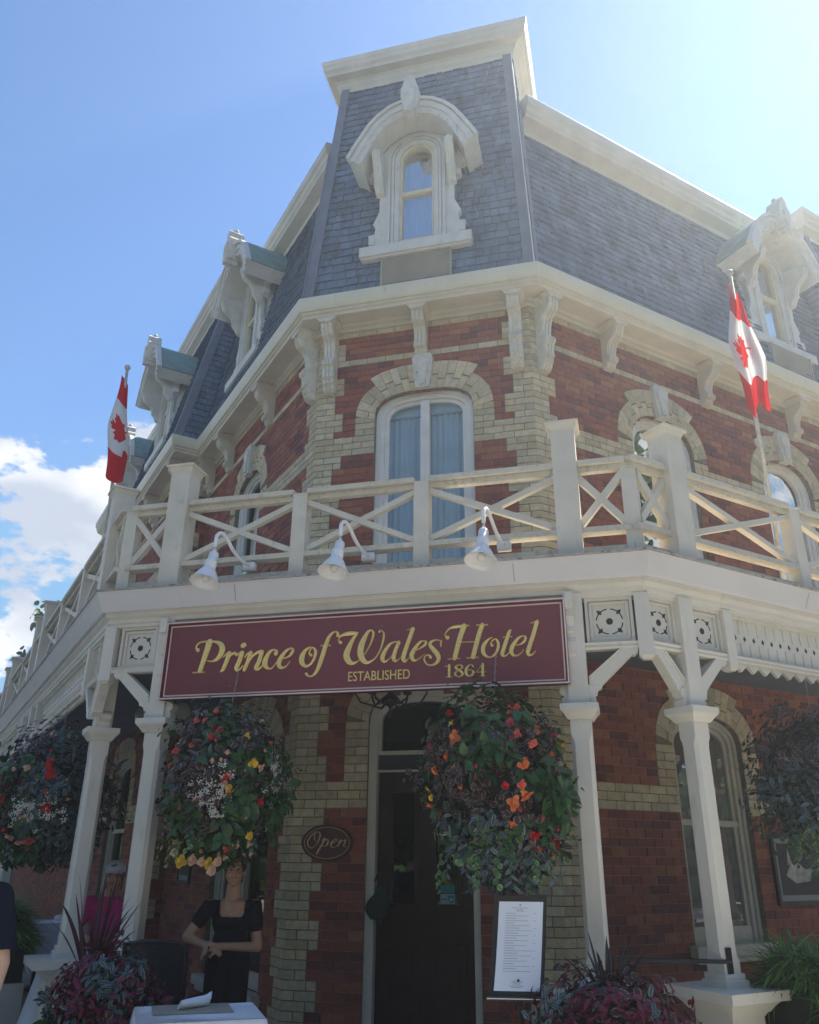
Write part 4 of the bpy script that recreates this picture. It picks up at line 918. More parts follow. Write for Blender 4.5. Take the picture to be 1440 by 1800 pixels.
OPEN_STROKES = [[-1068,1846,5,-1095,1845,7,-1137,1810,12,-1169,1763,14,-1166,1724,14,-1145,1699,9,-1109,1701,7,-1071,1736,8,-1047,1783,13,-1039,1818,15,-1050,1841,11,-1068,1846,6,-1089,1834,7,-1102,1810,10,-1096,1779,10,-1079,1753,5],
[-1019,1760,5,-994,1786,10,-978,1787,9],
[-985,1784,15,-1017,1725,17,-1050,1674,17,-1070,1640,14],
[-1001,1746,5,-979,1771,9,-957,1773,13,-951,1752,15,-967,1721,12,-989,1713,6,-1013,1724,5],
[-916,1732,5,-881,1752,8,-855,1775,11,-865,1783,7,-891,1772,11,-918,1737,15,-914,1710,12,-892,1699,7,-857,1714,5,-845,1730,5],
[-846,1748,5,-824,1772,8,-816,1775,10],
[-815,1773,12,-832,1741,12,-849,1712,11],
[-830,1734,5,-802,1761,7,-768,1773,11],
[-763,1771,12,-779,1734,13,-785,1713,11,-769,1706,6,-750,1719,5]]

def smooth_pts(st_, n=5):
    P = [Vector(st_[i:i + 3]) for i in range(0, len(st_), 3)]
    if len(P) == 2: return [P[0].lerp(P[1], i / 6) for i in range(7)]
    o = []
    for i in range(len(P) - 1):
        p0 = P[i - 1] if i else P[0] * 2 - P[1]; p1, p2 = P[i], P[i + 1]; p3 = P[i + 2] if i + 2 < len(P) else P[-1] * 2 - P[-2]
        for k in range(n):
            t = k / n; o.append(.5 * ((2 * p1) + (p2 - p0) * t + (2 * p0 - 5 * p1 + 4 * p2 - p3) * t * t + (3 * p1 - p0 - 3 * p2 + p3) * t ** 3))
    return o + [P[-1]]
def strokes(F, S, o, depth, mb, k0=.0, zoff=0):
    """each stroke is a centre line with a width at each point; raised with a ridge so it catches light"""
    for si, st_ in enumerate(S):
        P = smooth_pts(st_); n = len(P); o_ = o + .0006 * (si % 5); vs = []
        for i, p in enumerate(P):
            d = (P[min(i + 1, n - 1)] - P[max(i - 1, 0)]); d = Vector((d.x, d.y)); d = d.normalized() if d.length > 0 else Vector((1, 0)); nn = Vector((-d.y, d.x)); w_ = max(p.z, 4) / 2000; c0 = Vector((p.x / 1000, p.y / 1000))
            # horizontal width of the stroke -> true width
            a, b_ = c0 + nn * w_, c0 - nn * w_
            vs += [F.p(a.x, o - .004, a.y), F.p(a.x, o_ + depth * .55, a.y), F.p(c0.x, o_ + depth, c0.y), F.p(b_.x, o_ + depth * .55, b_.y), F.p(b_.x, o - .004, b_.y)]
        fs = [(i * 5 + k, (i + 1) * 5 + k, (i + 1) * 5 + k + 1, i * 5 + k + 1) for i in range(n - 1) for k in range(4)]
        fs += [(0, 1, 2, 3, 4), tuple((n - 1) * 5 + k for k in (4, 3, 2, 1, 0))]
        mb.add(vs, fs)
        for e_ in (0, n - 1):   # round ends
            p = P[e_]; r = max(p.z, 4) / 2000 * .98; cpt = [F.p(p.x / 1000, o_ + depth * .97, p.y / 1000)]
            m_ = 10; cpt += [F.p(p.x / 1000 + r * cos(2 * pi * k / m_), o_ + depth * .5, p.y / 1000 + r * sin(2 * pi * k / m_)) for k in range(m_)] + [F.p(p.x / 1000 + r * cos(2 * pi * k / m_), o - .004, p.y / 1000 + r * sin(2 * pi * k / m_)) for k in range(m_)]
            mb.add(cpt, [(0, 1 + k, 1 + (k + 1) % m_) for k in range(m_)] + [(1 + k, 1 + m_ + k, 1 + m_ + (k + 1) % m_, 1 + (k + 1) % m_) for k in range(m_)])
b = MB(); strokes(FS, SIGN_STROKES, .03, .012, b); b.build('lettering', GOLD, SG)
text('ESTABLISHED', .108, GOLD, SG, FS, -.042, .031, 2.890, ext=.005, sx=.80)
# outline shadow line of the letters is cut by the paint edge itself
OS = thing('open_sign', 'small oval maroon sign with gold Open script on the wall left of the door', 'sign', (-.97, -.03, 1.58))
def oval(a, c_, n=40): return [(-.967 + a * cos(2 * pi * i / n), 1.745 + c_ * sin(2 * pi * i / n)) for i in range(n)]
b = MB(); b.prism(FC, oval(.268, .172), .008, .035); b.ring(FC, oval(.268, .172), oval(.252, .158), .03, .044, closed=True); b.build('board', mat('dark maroon paint', (.085, .022, .03), .4, .08, 4, spec=.5), OS)
b = MB(); b.ring(FC, oval(.243, .149), oval(.238, .144), .03, .0375, closed=True); strokes(FC, OPEN_STROKES, .036, .006, b); b.build('lettering', mat('dull gold paint', (.62, .46, .26), .4, .1, 30, metal=.2), OS)

# ============================================================ GOOSENECK LAMPS
def lamp(u, lab):
    t = thing('gooseneck_lamp', lab, 'lamp', FC.p(u, 2.2, 3.95), 'gooseneck lamps over the hotel sign')
    b = MB(); x = u
    pts = [(x + .08, 2.27, 3.95), (x + .06, 2.38, 3.955), (x + .04, 2.50, 4.0), (x + .02, 2.60, 4.075), (x + .005, 2.67, 4.10), (x - .01, 2.715, 4.065), (x - .01, 2.73, 3.99), (x - .01, 2.73, 3.88)]
    P = [Vector(p) for p in pts]; sp_ = []
    for i in range(len(P) - 1):
        p0 = P[max(i - 1, 0)]; p1, p2 = P[i], P[i + 1]; p3 = P[min(i + 2, len(P) - 1)]
        for k in range(4): q = k / 4; sp_.append(.5 * (2 * p1 + (p2 - p0) * q + (2 * p0 - 5 * p1 + 4 * p2 - p3) * q * q + (3 * p1 - p0 - 3 * p2 + p3) * q ** 3))
    sp_.append(P[-1]); b.tube([FC.p(*p) for p in sp_], .016, 8); b.box(FC, x + .02, x + .13, 2.20, 2.27, 3.91, 3.975); b.build('arm', LAMPW, t, True)
    ax = (FC.p(0, -.28, .96) + Vector((.06, 0, 0))).normalized(); top = FC.p(x - .012, 2.73, 3.885)
    b = MB(); b.lathe(top, [(.0, .02), (.034, .02), (.040, .0), (.040, -.06), (.047, -.065), (.049, -.075), (.047, -.085), (.050, -.13), (.052, -.145)], 20, ax); b.build('socket', LAMPW, t, True)
    b = MB(); b.lathe(top, [(.046, -.14), (.054, -.148), (.070, -.17), (.088, -.205), (.106, -.245), (.118, -.265), (.125, -.27), (.121, -.272), (.102, -.245), (.082, -.20), (.062, -.172), (.036, -.155)], 28, ax); b.build('shade', LAMPW, t, True)
    b = MB(); b.ball(top - ax * .23, .035, 8, 6); b.build('bulb', mat('frosted bulb', (.7, .7, .66), .3, 0), t, True)
lamp(-1.08, 'leftmost white gooseneck lamp above the sign'); lamp(.01, 'middle white gooseneck lamp above the sign'); lamp(1.16, 'rightmost white gooseneck lamp above the sign')
# ============================================================ FOLIAGE
ZEB = leaf_mat('striped wandering leaf', (.022, .042, .040), stripe=(.15, .20, .20), rough=.35, trans=.12)
ZEBD = leaf_mat('dark striped leaf', (.020, .035, .040), stripe=(.10, .145, .155), rough=.35, trans=.10)
COLE = leaf_mat('dark purple coleus leaf', (.040, .012, .022), edge=(.26, .24, .15), rough=.5, trans=.10)
MAGE = leaf_mat('magenta coleus leaf', (.14, .010, .040), edge=(.05, .01, .02), rough=.45, trans=.15)
GREL = leaf_mat('green begonia leaf', (.035, .10, .030), rough=.4, trans=.25)
POTH = leaf_mat('variegated round leaf', (.07, .17, .05), edge=(.42, .48, .26), rough=.4, trans=.2)
SPID = leaf_mat('spider plant leaf', (.42, .46, .26), edge=(.08, .18, .05), stripe=(.10, .22, .06), rough=.4, trans=.2)
FERN = leaf_mat('fern green leaf', (.085, .20, .045), rough=.5, trans=.3)
FERD = leaf_mat('deep green leaf', (.025, .080, .022), rough=.5, trans=.25)
CORD = leaf_mat('burgundy cordyline blade', (.060, .014, .028), stripe=(.075, .022, .035), rough=.35, trans=.1)
TREL = leaf_mat('tree leaf', (.06, .13, .03), rough=.5, trans=.3)
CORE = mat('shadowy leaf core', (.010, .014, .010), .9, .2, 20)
STEM = mat('stem green', (.05, .09, .03), .7, .1, 20)
BARK = mat('bark', (.12, .09, .07), .9, .2, 8, .6, 40)
def leaf(mb, p, d, nrm, L, Wd, col, fold=.18, droop=.25, shape=0):
    """one leaf blade from p along d, facing nrm"""
    s_ = d.cross(nrm)
    if s_.length < 1e-4: s_ = d.cross(Vector((1, 0, .3)))
    s_.normalize(); n_ = s_.cross(d).normalized()
    prof = ((.0, .06), (.22, .85), (.55, 1.0), (.82, .55)) if shape == 0 else (((.0, .35), (.2, .95), (.55, 1.0), (.85, .70)) if shape == 1 else ((.0, .5), (.3, .9), (.65, .8), (.88, .4)))
    V_ = []; U = []
    for t, w in prof:
        c_ = p + d * (L * t) - n_ * (droop * L * t * t); V_ += [c_ + s_ * (w * Wd) + n_ * (fold * Wd * w), c_, c_ - s_ * (w * Wd) + n_ * (fold * Wd * w)]; U += [(0, t), (.5, t), (1, t)]
    V_.append(p + d * L - n_ * (droop * L)); U.append((.5, 1))
    fs = []
    for i in range(3):
        a = i * 3; fs += [(a, a + 1, a + 4, a + 3), (a + 1, a + 2, a + 5, a + 4)]
    fs += [(9, 10, 12), (10, 11, 12)]
    mb.add(V_, fs, col, U)
def rv(r): return Vector((r.gauss(0, 1), r.gauss(0, 1), r.gauss(0, 1)))
def lcol(r, lo=.6, hi=1.35): k = r.uniform(lo, hi); return (k * r.uniform(.92, 1.08), k, k * r.uniform(.9, 1.1))
def noise3(p, s_, sd): 
    from mathutils import noise
    return noise.noise(Vector((p.x * s_ + sd, p.y * s_ - sd, p.z * s_ + 2 * sd)))
PET = {}
def flower_mesh(kind, v):
    key = (kind, v)
    if key in PET: return PET[key]
    r = random.Random(hash(kind) % 1000 + v * 7 if False else sum(map(ord, kind)) + v * 7); mb = MB()
    if kind == 'white':
        for i in range(16):
            c_ = Vector((r.gauss(0, .013), r.gauss(0, .013), r.gauss(0, .010)))
            for k in range(4):
                a = k * pi / 2 + r.random(); d = Vector((cos(a), sin(a), .2)).normalized(); leaf(mb, c_, d, Vector((0, 0, 1)), .006, .0030, (1, 1, 1), 0, 0, 1)
    elif kind == 'bud':
        mb.ball((0, 0, -.012), .011, 8, 6, (1, 1, 1.5), (1, 1, 1)); 
        for k in range(3): a = k * 2.1; leaf(mb, Vector((0, 0, .005)), Vector((cos(a) * .5, sin(a) * .5, -1)).normalized(), Vector((cos(a), sin(a), .3)), .03, .008, (.9, .95, .9), .1, -.3, 1)
    else:
        rings = ((6, .030, .35), (5, .022, .9), (4, .014, 1.6)) if v % 2 == 0 else ((4, .034, .2), (4, .024, .6))
        for n_, L, tilt in rings:
            for k in range(n_):
                a = 2 * pi * k / n_ + r.uniform(-.2, .2) + L * 40; d = Vector((cos(a), sin(a), tilt + r.uniform(-.15, .15))).normalized()
                kk = r.uniform(.8, 1.15); leaf(mb, Vector((0, 0, 0)), d, Vector((-cos(a) * tilt, -sin(a) * tilt, 1)), L * r.uniform(.85, 1.1), L * .45, (kk, kk * r.uniform(.85, 1.05), kk), .25, r.uniform(-.2, .35), 1)
    PET[key] = mb; return mb
FCOL = {'orange': (.80, .24, .07), 'coral': (.80, .16, .12), 'red': (.62, .015, .025), 'yellow': (.85, .60, .06), 'cream': (.80, .55, .36), 'pink': (.60, .06, .13), 'white': (.75, .76, .72), 'bud': (.80, .48, .34), 'redbud': (.60, .05, .07)}
FM = {}
def put_flower(parent, kind, pos, nrm, size, r):
    v = r.randrange(2); base = 'white' if kind == 'white' else ('bud' if kind in ('bud', 'redbud') else 'big'); key = (kind, v)
    if key not in FM:
        mb = flower_mesh(base, v); m = leaf_mat(kind + ' petal', FCOL[kind], rough=.5, trans=.35)
        o = mb.build('blossom_cluster' if base == 'white' else ('flower_bud' if base == 'bud' else 'flower'), m, None, True, link=False); FM[key] = o
    o = FM[key].copy(); o.name = FM[key].name.split('.')[0]; COL.objects.link(o); o.parent = parent; o.location = Vector(pos) - ORG[parent.name]
    q = Vector(nrm).to_track_quat('Z', 'Y'); o.rotation_mode = 'QUATERNION'; o.rotation_quaternion = q; o.scale = (size, size, size)
    return o
LSPEC = {'zebra': (ZEB, .062, .014, 0), 'zebrad': (ZEBD, .060, .014, 0), 'coleus': (COLE, .040, .017, 1), 'magenta': (MAGE, .060, .013, 0), 'green': (GREL, .085, .026, 0), 'pothos': (POTH, .036, .019, 1), 'fern': (FERN, .05, .007, 0), 'fernd': (FERD, .05, .009, 0)}
PNAME = {'zebra': 'striped_foliage', 'zebrad': 'dark_striped_foliage', 'coleus': 'purple_foliage', 'magenta': 'magenta_foliage', 'green': 'green_foliage', 'pothos': 'round_leaf_foliage', 'fern': 'fine_foliage', 'fernd': 'deep_green_foliage'}
def bush(parent, c, rad, n, pick, seed, shape=lambda d: 1.0, view=Vector((.35, -.93, 0)), core=True, jitter=.10, trail=0.0):
    """leafy mass: leaves on a lumpy shell round c, denser towards the open side; pick(p,noise) names the species"""
    r = random.Random(seed); mbs = {}; c = Vector(c); surf = []
    for i in range(n):
        d = rv(r).normalized()
        if d.dot(view) < -.35 and r.random() < .75: d = -d
        lump = 1 + .36 * noise3(d, 2.6, seed) + .20 * noise3(d, 5.0, seed + 3)
        k = shape(d) * lump * (1 - abs(r.gauss(0, jitter))); k *= r.uniform(1.02, 1.16) if r.random() < .07 else 1
        p = c + Vector((d.x * rad[0], d.y * rad[1], d.z * rad[2])) * k
        sp = pick((p - c) + rv(r) * .05, d, noise3(p, 4.2, seed * 1.3) + r.gauss(0, .10), r)
        if sp is None: continue
        m_, L, Wd, sh = LSPEC[sp]; s_ = r.uniform(.55, 1.4)
        tang = rv(r); tang -= d * tang.dot(d); dd = (d * .45 + tang.normalized() * .75 + Vector((0, 0, -.55 - trail))).normalized()
        nn = (d * 1.0 + Vector((0, 0, .5)) + rv(r) * .25).normalized()
        leaf(mbs.setdefault(sp, MB()), p, dd, nn, L * s_, Wd * s_, lcol(r), .18, r.uniform(.05, .4), sh); surf.append((p, d))
    for sp, mb in mbs.items(): mb.build(PNAME[sp], LSPEC[sp][0], parent)
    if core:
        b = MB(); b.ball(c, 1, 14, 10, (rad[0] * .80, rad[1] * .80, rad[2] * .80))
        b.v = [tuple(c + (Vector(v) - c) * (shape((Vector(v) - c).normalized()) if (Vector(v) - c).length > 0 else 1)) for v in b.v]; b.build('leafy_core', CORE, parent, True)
    return surf
def trails(parent, c, rad, sp, starts, r, seed):
    """trailing stems with leaves hanging off the lower rim; starts: (angle, z offset, length)"""
    mb, ms_ = MB(), MB(); c = Vector(c); m_, L, Wd, sh = LSPEC[sp]
    for a, dz, ln in starts:
        p = c + Vector((cos(a) * rad[0] * .9, sin(a) * rad[1] * .9, dz)); pts = [p.copy()]; d = Vector((cos(a) * .3, sin(a) * .3, -1))
        for i in range(int(ln / .03)):
            d = (d + Vector((r.gauss(0, .12), r.gauss(0, .12), -.15))).normalized(); p = p + d * .03; pts.append(p.copy())
            s_ = 1 if i % 2 else -1; sd_ = Vector((cos(a + pi / 2), sin(a + pi / 2), 0)) * s_
            leaf(mb, p, (sd_ * .8 + Vector((cos(a) * .3, sin(a) * .3, -.5))).normalized(), Vector((cos(a), sin(a), .5)).normalized(), L * r.uniform(.6, 1.1), Wd * r.uniform(.7, 1.1), lcol(r), .2, .3, sh)
        mb.mi = 1; mb.tube(pts, .0025, 4, (1, 1, 1)); mb.mi = 0
    mb.build('trailing_vines', [m_, STEM], parent)
def chain(parent, p0, p1):
    b = MB(); p0, p1 = Vector(p0), Vector(p1); n = int((p1 - p0).length / .035)
    for i in range(n):
        c_ = p0.lerp(p1, (i + .5) / n); d = (p1 - p0).normalized(); s_ = Vector((1, 0, 0)) if i % 2 else Vector((0, 1, 0))
        b.tube([c_ + d * .02, c_ + s_ * .007, c_ - d * .02, c_ - s_ * .007, c_ + d * .02], .0022, 4)
    b.build('chain', mat('zinc chain', (.35, .36, .37), .4, .1, 20, metal=.7), parent)
def pears(d): return 1.0 - .10 * max(0, -d.z) ** 2 + .03 * d.z
# view basis used to hang flowers on the open side of each basket
def shell_pt(c, rad, ax, az, shape=pears, out=1.04):
    """point on the open side: ax,az in -1..1 as seen from the street"""
    vdir = (CAM - Vector(c)); vdir.z = 0; vdir.normalize(); rt = Vector((-vdir.y, vdir.x, 0)); rt = rt if rt.dot(_r) > 0 else -rt
    y = sqrt(max(0.03, 1 - ax * ax - az * az)); d = (rt * ax + Vector((0, 0, az)) + vdir * y).normalized()
    return Vector(c) + Vector((d.x * rad[0], d.y * rad[1], d.z * rad[2])) * out * shape(d), d
def hang_flowers(parent, c, rad, spec, seed, shape=pears):
    r = random.Random(seed)
    for kind, ax, az, size in spec:
        p, d = shell_pt(c, rad, ax, az, shape); n_ = (d * .9 + rv(r) * .3 + Vector((0, 0, -.35 if kind not in ('yellow',) else 0))).normalized()
        if kind in ('bud', 'redbud'): n_ = (Vector((0, 0, 1)) + rv(r) * .2).normalized()
        put_flower(parent, kind, p, n_, size, r)
# ---- basket left of the sign
BL_ = thing('hanging_flower_basket', 'flower basket between the two left front columns, with white blossom and yellow begonias', 'flower basket', (-.94, -2.45, 1.5), 'hanging flower baskets')
cL, rL = (-.965, -2.42, 2.11), (.46, .44, .58)
def pickL(q, d, n, r):
    if q.z > .42: return 'zebra' if r.random() < .75 else 'green'
    if n > .30: return 'green'
    if q.x > .22 and q.z < .25: return 'green' if r.random() < .25 else ('fernd' if r.random() < .6 else 'coleus')
    if q.z < -.38: return 'green' if r.random() < .45 else ('pothos' if q.x < -.1 else 'fernd')
    if q.x < .05 and q.z < -.2: return 'pothos' if r.random() < .3 else ('zebra' if n < -.1 else 'green')
    return 'coleus' if n < .16 else 'zebrad'
bush(BL_, cL, rL, 3600, pickL, 21, pears)
chain(BL_, (-.985, -2.30, 3.05), (-.985, -2.40, 2.6))
hang_flowers(BL_, cL, rL, [('coral', -.38, .70, 1.1), ('red', -.25, .62, 1.0), ('red', -.15, .58, 1.1), ('red', -.27, .50, .9), ('coral', -.52, .72, .9), ('coral', -.78, .34, 1.2), ('coral', -.84, .18, .9), ('coral', -.55, .40, .8), ('redbud', -.2, .48, 1), ('yellow', .38, .20, 1.5), ('cream', .52, .16, 1.0), ('bud', .56, .38, 1.2), ('bud', .0, .34, 1.3), ('bud', -.22, .24, 1.3), ('bud', -.1, .25, 1.0), ('cream', -.02, -.04, 1.4), ('yellow', .07, -.10, 1.2), ('bud', .36, -.38, 1.3), ('yellow', .50, -.72, 1.6), ('cream', .26, -.76, 1.3), ('cream', -.96, -.62, 1.2), ('cream', -.94, -.72, 1.0), ('yellow', -.80, -.84, 1.6), ('bud', -.30, -.84, 1.5), ('bud', .02, -.88, 1.3)], 5)
r5 = random.Random(5)
for kind, x, z, s_ in [('yellow', -.22, -.60, 1.5), ('cream', -.13, -.59, 1.3), ('cream', -.05, -.60, 1.4), ('yellow', .0, -.61, 1.3), ('cream', .07, -.60, 1.3), ('cream', .03, -.66, 1.4), ('bud', .12, -.57, 1.2), ('cream', -.28, -.54, 1.2), ('bud', .30, -.48, 1.4), ('bud', .32, -.54, 1.2), ('yellow', .30, -.43, 1.1)]:
    put_flower(BL_, kind, (cL[0] + x + .05, cL[1] - .22, cL[2] + z + .06), (.3, -.9, .1), s_, r5)
for i in range(85):
    a = r5.random()
    ax, az = ((r5.gauss(-.15, .17), r5.gauss(-.22, .14)) if a < .55 else (r5.gauss(.84, .09), r5.gauss(.10, .27)))
    if ax * ax + az * az > .98: continue
    p, d = shell_pt(cL, rL, ax, az); put_flower(BL_, 'white', p, d, r5.uniform(.7, 1.15), r5)
trails(BL_, cL, rL, 'pothos', [(-2.6 + .25 * i, -.38, r5.uniform(.08, .2)) for i in range(5)], r5, 3)
# ---- basket right of the sign
BR_ = thing('hanging_flower_basket', 'largest flower basket, in front of the door, with orange and coral begonias', 'flower basket', (1.15, -2.62, 1.4), 'hanging flower baskets')
cR, rR = (1.155, -2.64, 2.05), (.485, .44, .60)
def pickR(q, d, n, r):
    if q.z > .38: return 'green' if n > .10 else 'coleus'
    if q.z < -.16 and q.x < .12: return ('zebra' if r.random() < .6 else 'zebrad') if n < .22 else 'pothos'
    if q.z < -.25: return 'pothos' if n > -.1 and r.random() < .6 else 'zebra'
    if n > .20 or (q.x > .34 and n > -.1): return 'green'
    return 'coleus'
def shR(d): return 1.0 - .30 * max(0, -d.z) * max(0, -d.x) - .05 * max(0, -d.z) ** 2
bush(BR_, cR, rR, 4200, pickR, 33, shR)
chain(BR_, (1.165, -2.40, 3.05), (1.165, -2.60, 2.66))
hang_flowers(BR_, cR, rR, [('redbud', -.05, .88, 1.0), ('coral', .32, .80, 1.0), ('redbud', -.88, .46, 1.3), ('coral', -.80, .34, 1.5), ('orange', -.50, .46, 1.6), ('orange', -.60, .26, 1.4), ('orange', -.76, .14, 1.3), ('orange', -.50, .14, 1.0), ('coral', .30, .48, 1.1), ('redbud', .22, .46, 1.1), ('coral', .50, .40, 1.2), ('orange', .36, .18, 1.5), ('coral', .74, .12, 1.5), ('orange', .84, .02, 1.4), ('orange', .88, -.14, 1.3), ('coral', .32, -.02, 1.2), ('orange', .22, -.20, 1.6), ('orange', .38, -.12, 1.5), ('orange', -.88, -.20, 1.2), ('orange', -.74, -.32, 1.0), ('red', .48, -.50, 1.5), ('redbud', .58, -.30, 1.3), ('redbud', .50, -.32, 1.1), ('red', .76, -.58, 1.7), ('red', .70, -.56, 1.5), ('redbud', .85, -.10, 1.2), ('redbud', .80, -.40, 1.2), ('yellow', .88, .42, 1.3), ('yellow', .93, -.24, 1.5), ('pink', .22, .60, 1.1), ('pink', .80, .52, 1.1), ('yellow', .68, -.70, 1.4), ('bud', .74, -.66, 1.4), ('redbud', .92, .18, 1.1), ('redbud', -.15, .62, .9)], 8, shR)
r6 = random.Random(9)
trails(BR_, cR, rR, 'zebra', [(-2.2 + .32 * i, -.42, r6.uniform(.08, .22)) for i in range(7)], r6, 3)
trails(BR_, (cR[0] + .05, cR[1], cR[2]), (.30, .30, .6), 'zebrad', [(-1.2, -.50, .12), (-.9, -.5, .16)], r6, 3)
trails(BR_, cR, rR, 'pothos', [(-1.7, -.40, .22), (-1.4, -.42, .18), (-2.3, -.40, .26), (-.9, -.4, .2)], r6, 3)
# ---- left wing basket
q = FL.p(.45, 2.30, 0); BW = thing('hanging_flower_basket', 'flower basket at the far left, partly behind the leftmost near column', 'flower basket', (q.x, q.y, 1.5), 'hanging flower baskets')
cW, rW = (q.x, q.y, 2.10), (.60, .56, .66)
def pickW(q, d, n, r):
    if q.x > .18: return 'zebrad'
    if q.z > .35: return 'zebrad' if n < .1 else 'coleus'
    if q.z < -.3: return 'green' if n > -.2 else 'fernd'
    return 'green' if n > .15 else ('coleus' if n < -.05 else 'zebrad')
bush(BW, cW, rW, 4000, pickW, 44, pears); chain(BW, (q.x, q.y, 3.0), (q.x, q.y, 2.62))
hang_flowers(BW, cW, rW, [('red', -.12, .38, 2.0), ('red', -.10, .26, 1.8), ('red', -.08, -.16, 2.0), ('redbud', -.15, .58, 1.2), ('coral', -.12, .04, 1.2), ('coral', -.85, .22, 1.8), ('cream', -.92, .34, 1.5), ('coral', -.78, .10, 1.6), ('cream', -.88, -.12, 2.0), ('red', -.72, -.04, 1.6), ('cream', -.76, .02, 1.5), ('yellow', -.90, -.22, 1.6), ('bud', -.62, .34, 1.4), ('cream', -.35, -.32, 1.7), ('bud', -.45, -.22, 1.3), ('yellow', -.80, -.45, 1.5), ('cream', -.72, -.50, 1.4), ('cream', -.52, -.52, 1.8), ('coral', -.28, -.58, 1.7), ('coral', -.22, -.57, 1.4), ('redbud', -.24, -.68, 1.1), ('yellow', -.60, -.76, 1.7), ('cream', -.76, -.66, 1.6), ('coral', -.92, .45, 1.3), ('redbud', -.62, -.42, 1.2), ('cream', -.90, .05, 1.4)], 12)
for i in range(50):
    ax, az = r6.gauss(-.25, .18), r6.gauss(-.22, .16)
    if ax * ax + az * az > .9: continue
    p, d = shell_pt(cW, rW, ax, az); put_flower(BW, 'white', p, d, r6.uniform(.8, 1.3), r6)
# ---- right wing basket
q = FR.p(.78, 2.30, 0); BX = thing('hanging_flower_basket', 'all foliage basket without flowers at the right edge beyond the corner column', 'flower basket', (q.x, q.y, 1.5), 'hanging flower baskets')
cX, rX = (q.x, q.y, 2.16), (.56, .52, .62)
def pickX(q, d, n, r):
    if q.z < -.30 and n > -.2: return 'pothos'
    return 'coleus' if q.z > .1 and n > -.15 else 'zebrad'
bush(BX, cX, rX, 4000, pickX, 55, pears); chain(BX, (q.x, q.y, 3.0), (q.x, q.y, 2.7))
trails(BX, cX, rX, 'pothos', [(-2.4 + .2 * i, -.35, r6.uniform(.15, .32)) for i in range(6)], r6, 3)
trails(BX, cX, rX, 'zebrad', [(-2.6, -.1, .3), (-2.3, -.2, .35), (-2.8, -.25, .2)], r6, 3)
for BK, c_, r_, k_ in ((BL_, cL, rL, 11), (BR_, cR, rR, 22), (BW, cW, rW, 33), (BX, cX, rX, 44)):
    q_ = random.Random(k_)
    trails(BK, c_, r_, 'zebrad', [(q_.uniform(-3.1, .2), q_.uniform(-.42, .15), q_.uniform(.08, .24)) for _ in range(10)], q_, 3)
    trails(BK, c_, r_, 'green', [(q_.uniform(-3.1, .2), q_.uniform(-.40, .3), q_.uniform(.06, .14)) for _ in range(6)], q_, 3)
    trails(BK, c_, r_, 'coleus', [(q_.uniform(-3.1, .2), q_.uniform(-.30, .4), q_.uniform(.06, .12)) for _ in range(10)], q_, 3)
for BK, c_, r_, sh_, k_, kinds in ((BL_, cL, rL, pears, 5, ('bud', 'coral', 'yellow', 'cream', 'red', 'bud')), (BR_, cR, rR, shR, 6, ('orange', 'coral', 'redbud', 'orange', 'red', 'yellow', 'redbud')), (BW, cW, rW, pears, 7, ('cream', 'coral', 'redbud', 'bud', 'yellow'))):
    q_ = random.Random(k_); n_ = 0
    while n_ < 24:
        ax, az = q_.uniform(-.95, .95), q_.uniform(-.85, .85)
        if ax * ax + az * az > .92 or (BK is BR_ and az < -.15 and ax < .2): continue
        n_ += 1; p, d = shell_pt(c_, r_, ax, az, sh_); kd = q_.choice(kinds); put_flower(BK, kd, p, (d + rv(q_) * .4).normalized() if 'bud' not in kd else (0, 0, 1), q_.uniform(.6, 1.15), q_)
# ---- pots
def pot(name, label, c, h=.55, r0=.24, seed=1):
    t = thing(name, label, 'planter', (c[0], c[1], 0)); b = MB(); b.lathe((c[0], c[1], 0), [(.0, .0), (r0 * .7, .0), (r0 * .72, .05), (r0 * .62, .09), (r0 * .66, .14), (r0 * .95, h * .7), (r0, h - .06), (r0 * 1.12, h - .04), (r0 * 1.12, h), (r0 * .9, h), (r0 * .85, h - .05), (0, h - .05)], 24)
    b.build('pot', mat('weathered stone pot', (.34, .32, .28), .85, .15, 8, .5, 40), t, True); return t
def blades(parent, c, n, L, Wd, material, seed, spread=.5, name='spiky_leaves', droop=.2):
    r = random.Random(seed); mb = MB()
    for i in range(n):
        a = r.uniform(0, 2 * pi); t = spread * (r.random() ** .7); d = Vector((cos(a) * sin(t), sin(a) * sin(t), cos(t)))
        p = Vector(c) + Vector((cos(a), sin(a), 0)) * .03; l = L * r.uniform(.6, 1.1); prev = None; V_ = []; U = []; k_n = 7
        s_ = d.cross(Vector((cos(a + .3), sin(a + .3), 0.2))).normalized()
        for k in range(k_n + 1):
            f = k / k_n; w = Wd * (sin(pi * min(1, .15 + f * .85)) ** .6) * (1 - f * .2) if f < 1 else .0008
            q = p + d * (l * f) + Vector((cos(a), sin(a), 0)) * (droop * l * f * f * t) - Vector((0, 0, 1)) * (droop * l * f ** 3 * (t * 1.6))
            n_ = s_.cross(d) * .25 * w; V_ += [q + s_ * w + n_, q, q - s_ * w + n_]; U += [(0, f), (.5, f), (1, f)]
        fs = []
        for k in range(k_n): a_ = k * 3; fs += [(a_, a_ + 1, a_ + 4, a_ + 3), (a_ + 1, a_ + 2, a_ + 5, a_ + 4)]
        mb.add(V_, fs, lcol(r), U)
    return mb.build(name, material, parent)
PL_ = pot('planter', 'pot overflowing with magenta coleus and a burgundy spike, lower left, with red begonias', (-1.42, -3.0))
def pickP(q, d, n, r):
    if q.z > .02 and q.x < .25: return 'zebra' if n < -.05 else 'magenta'
    if q.x < -.18: return 'green' if q.z < -.08 else 'zebra'
    if n > .34: return 'zebra'
    return 'magenta' if r.random() < .85 else 'coleus'
cP, rP = (-1.34, -3.02, .69), (.35, .33, .36)
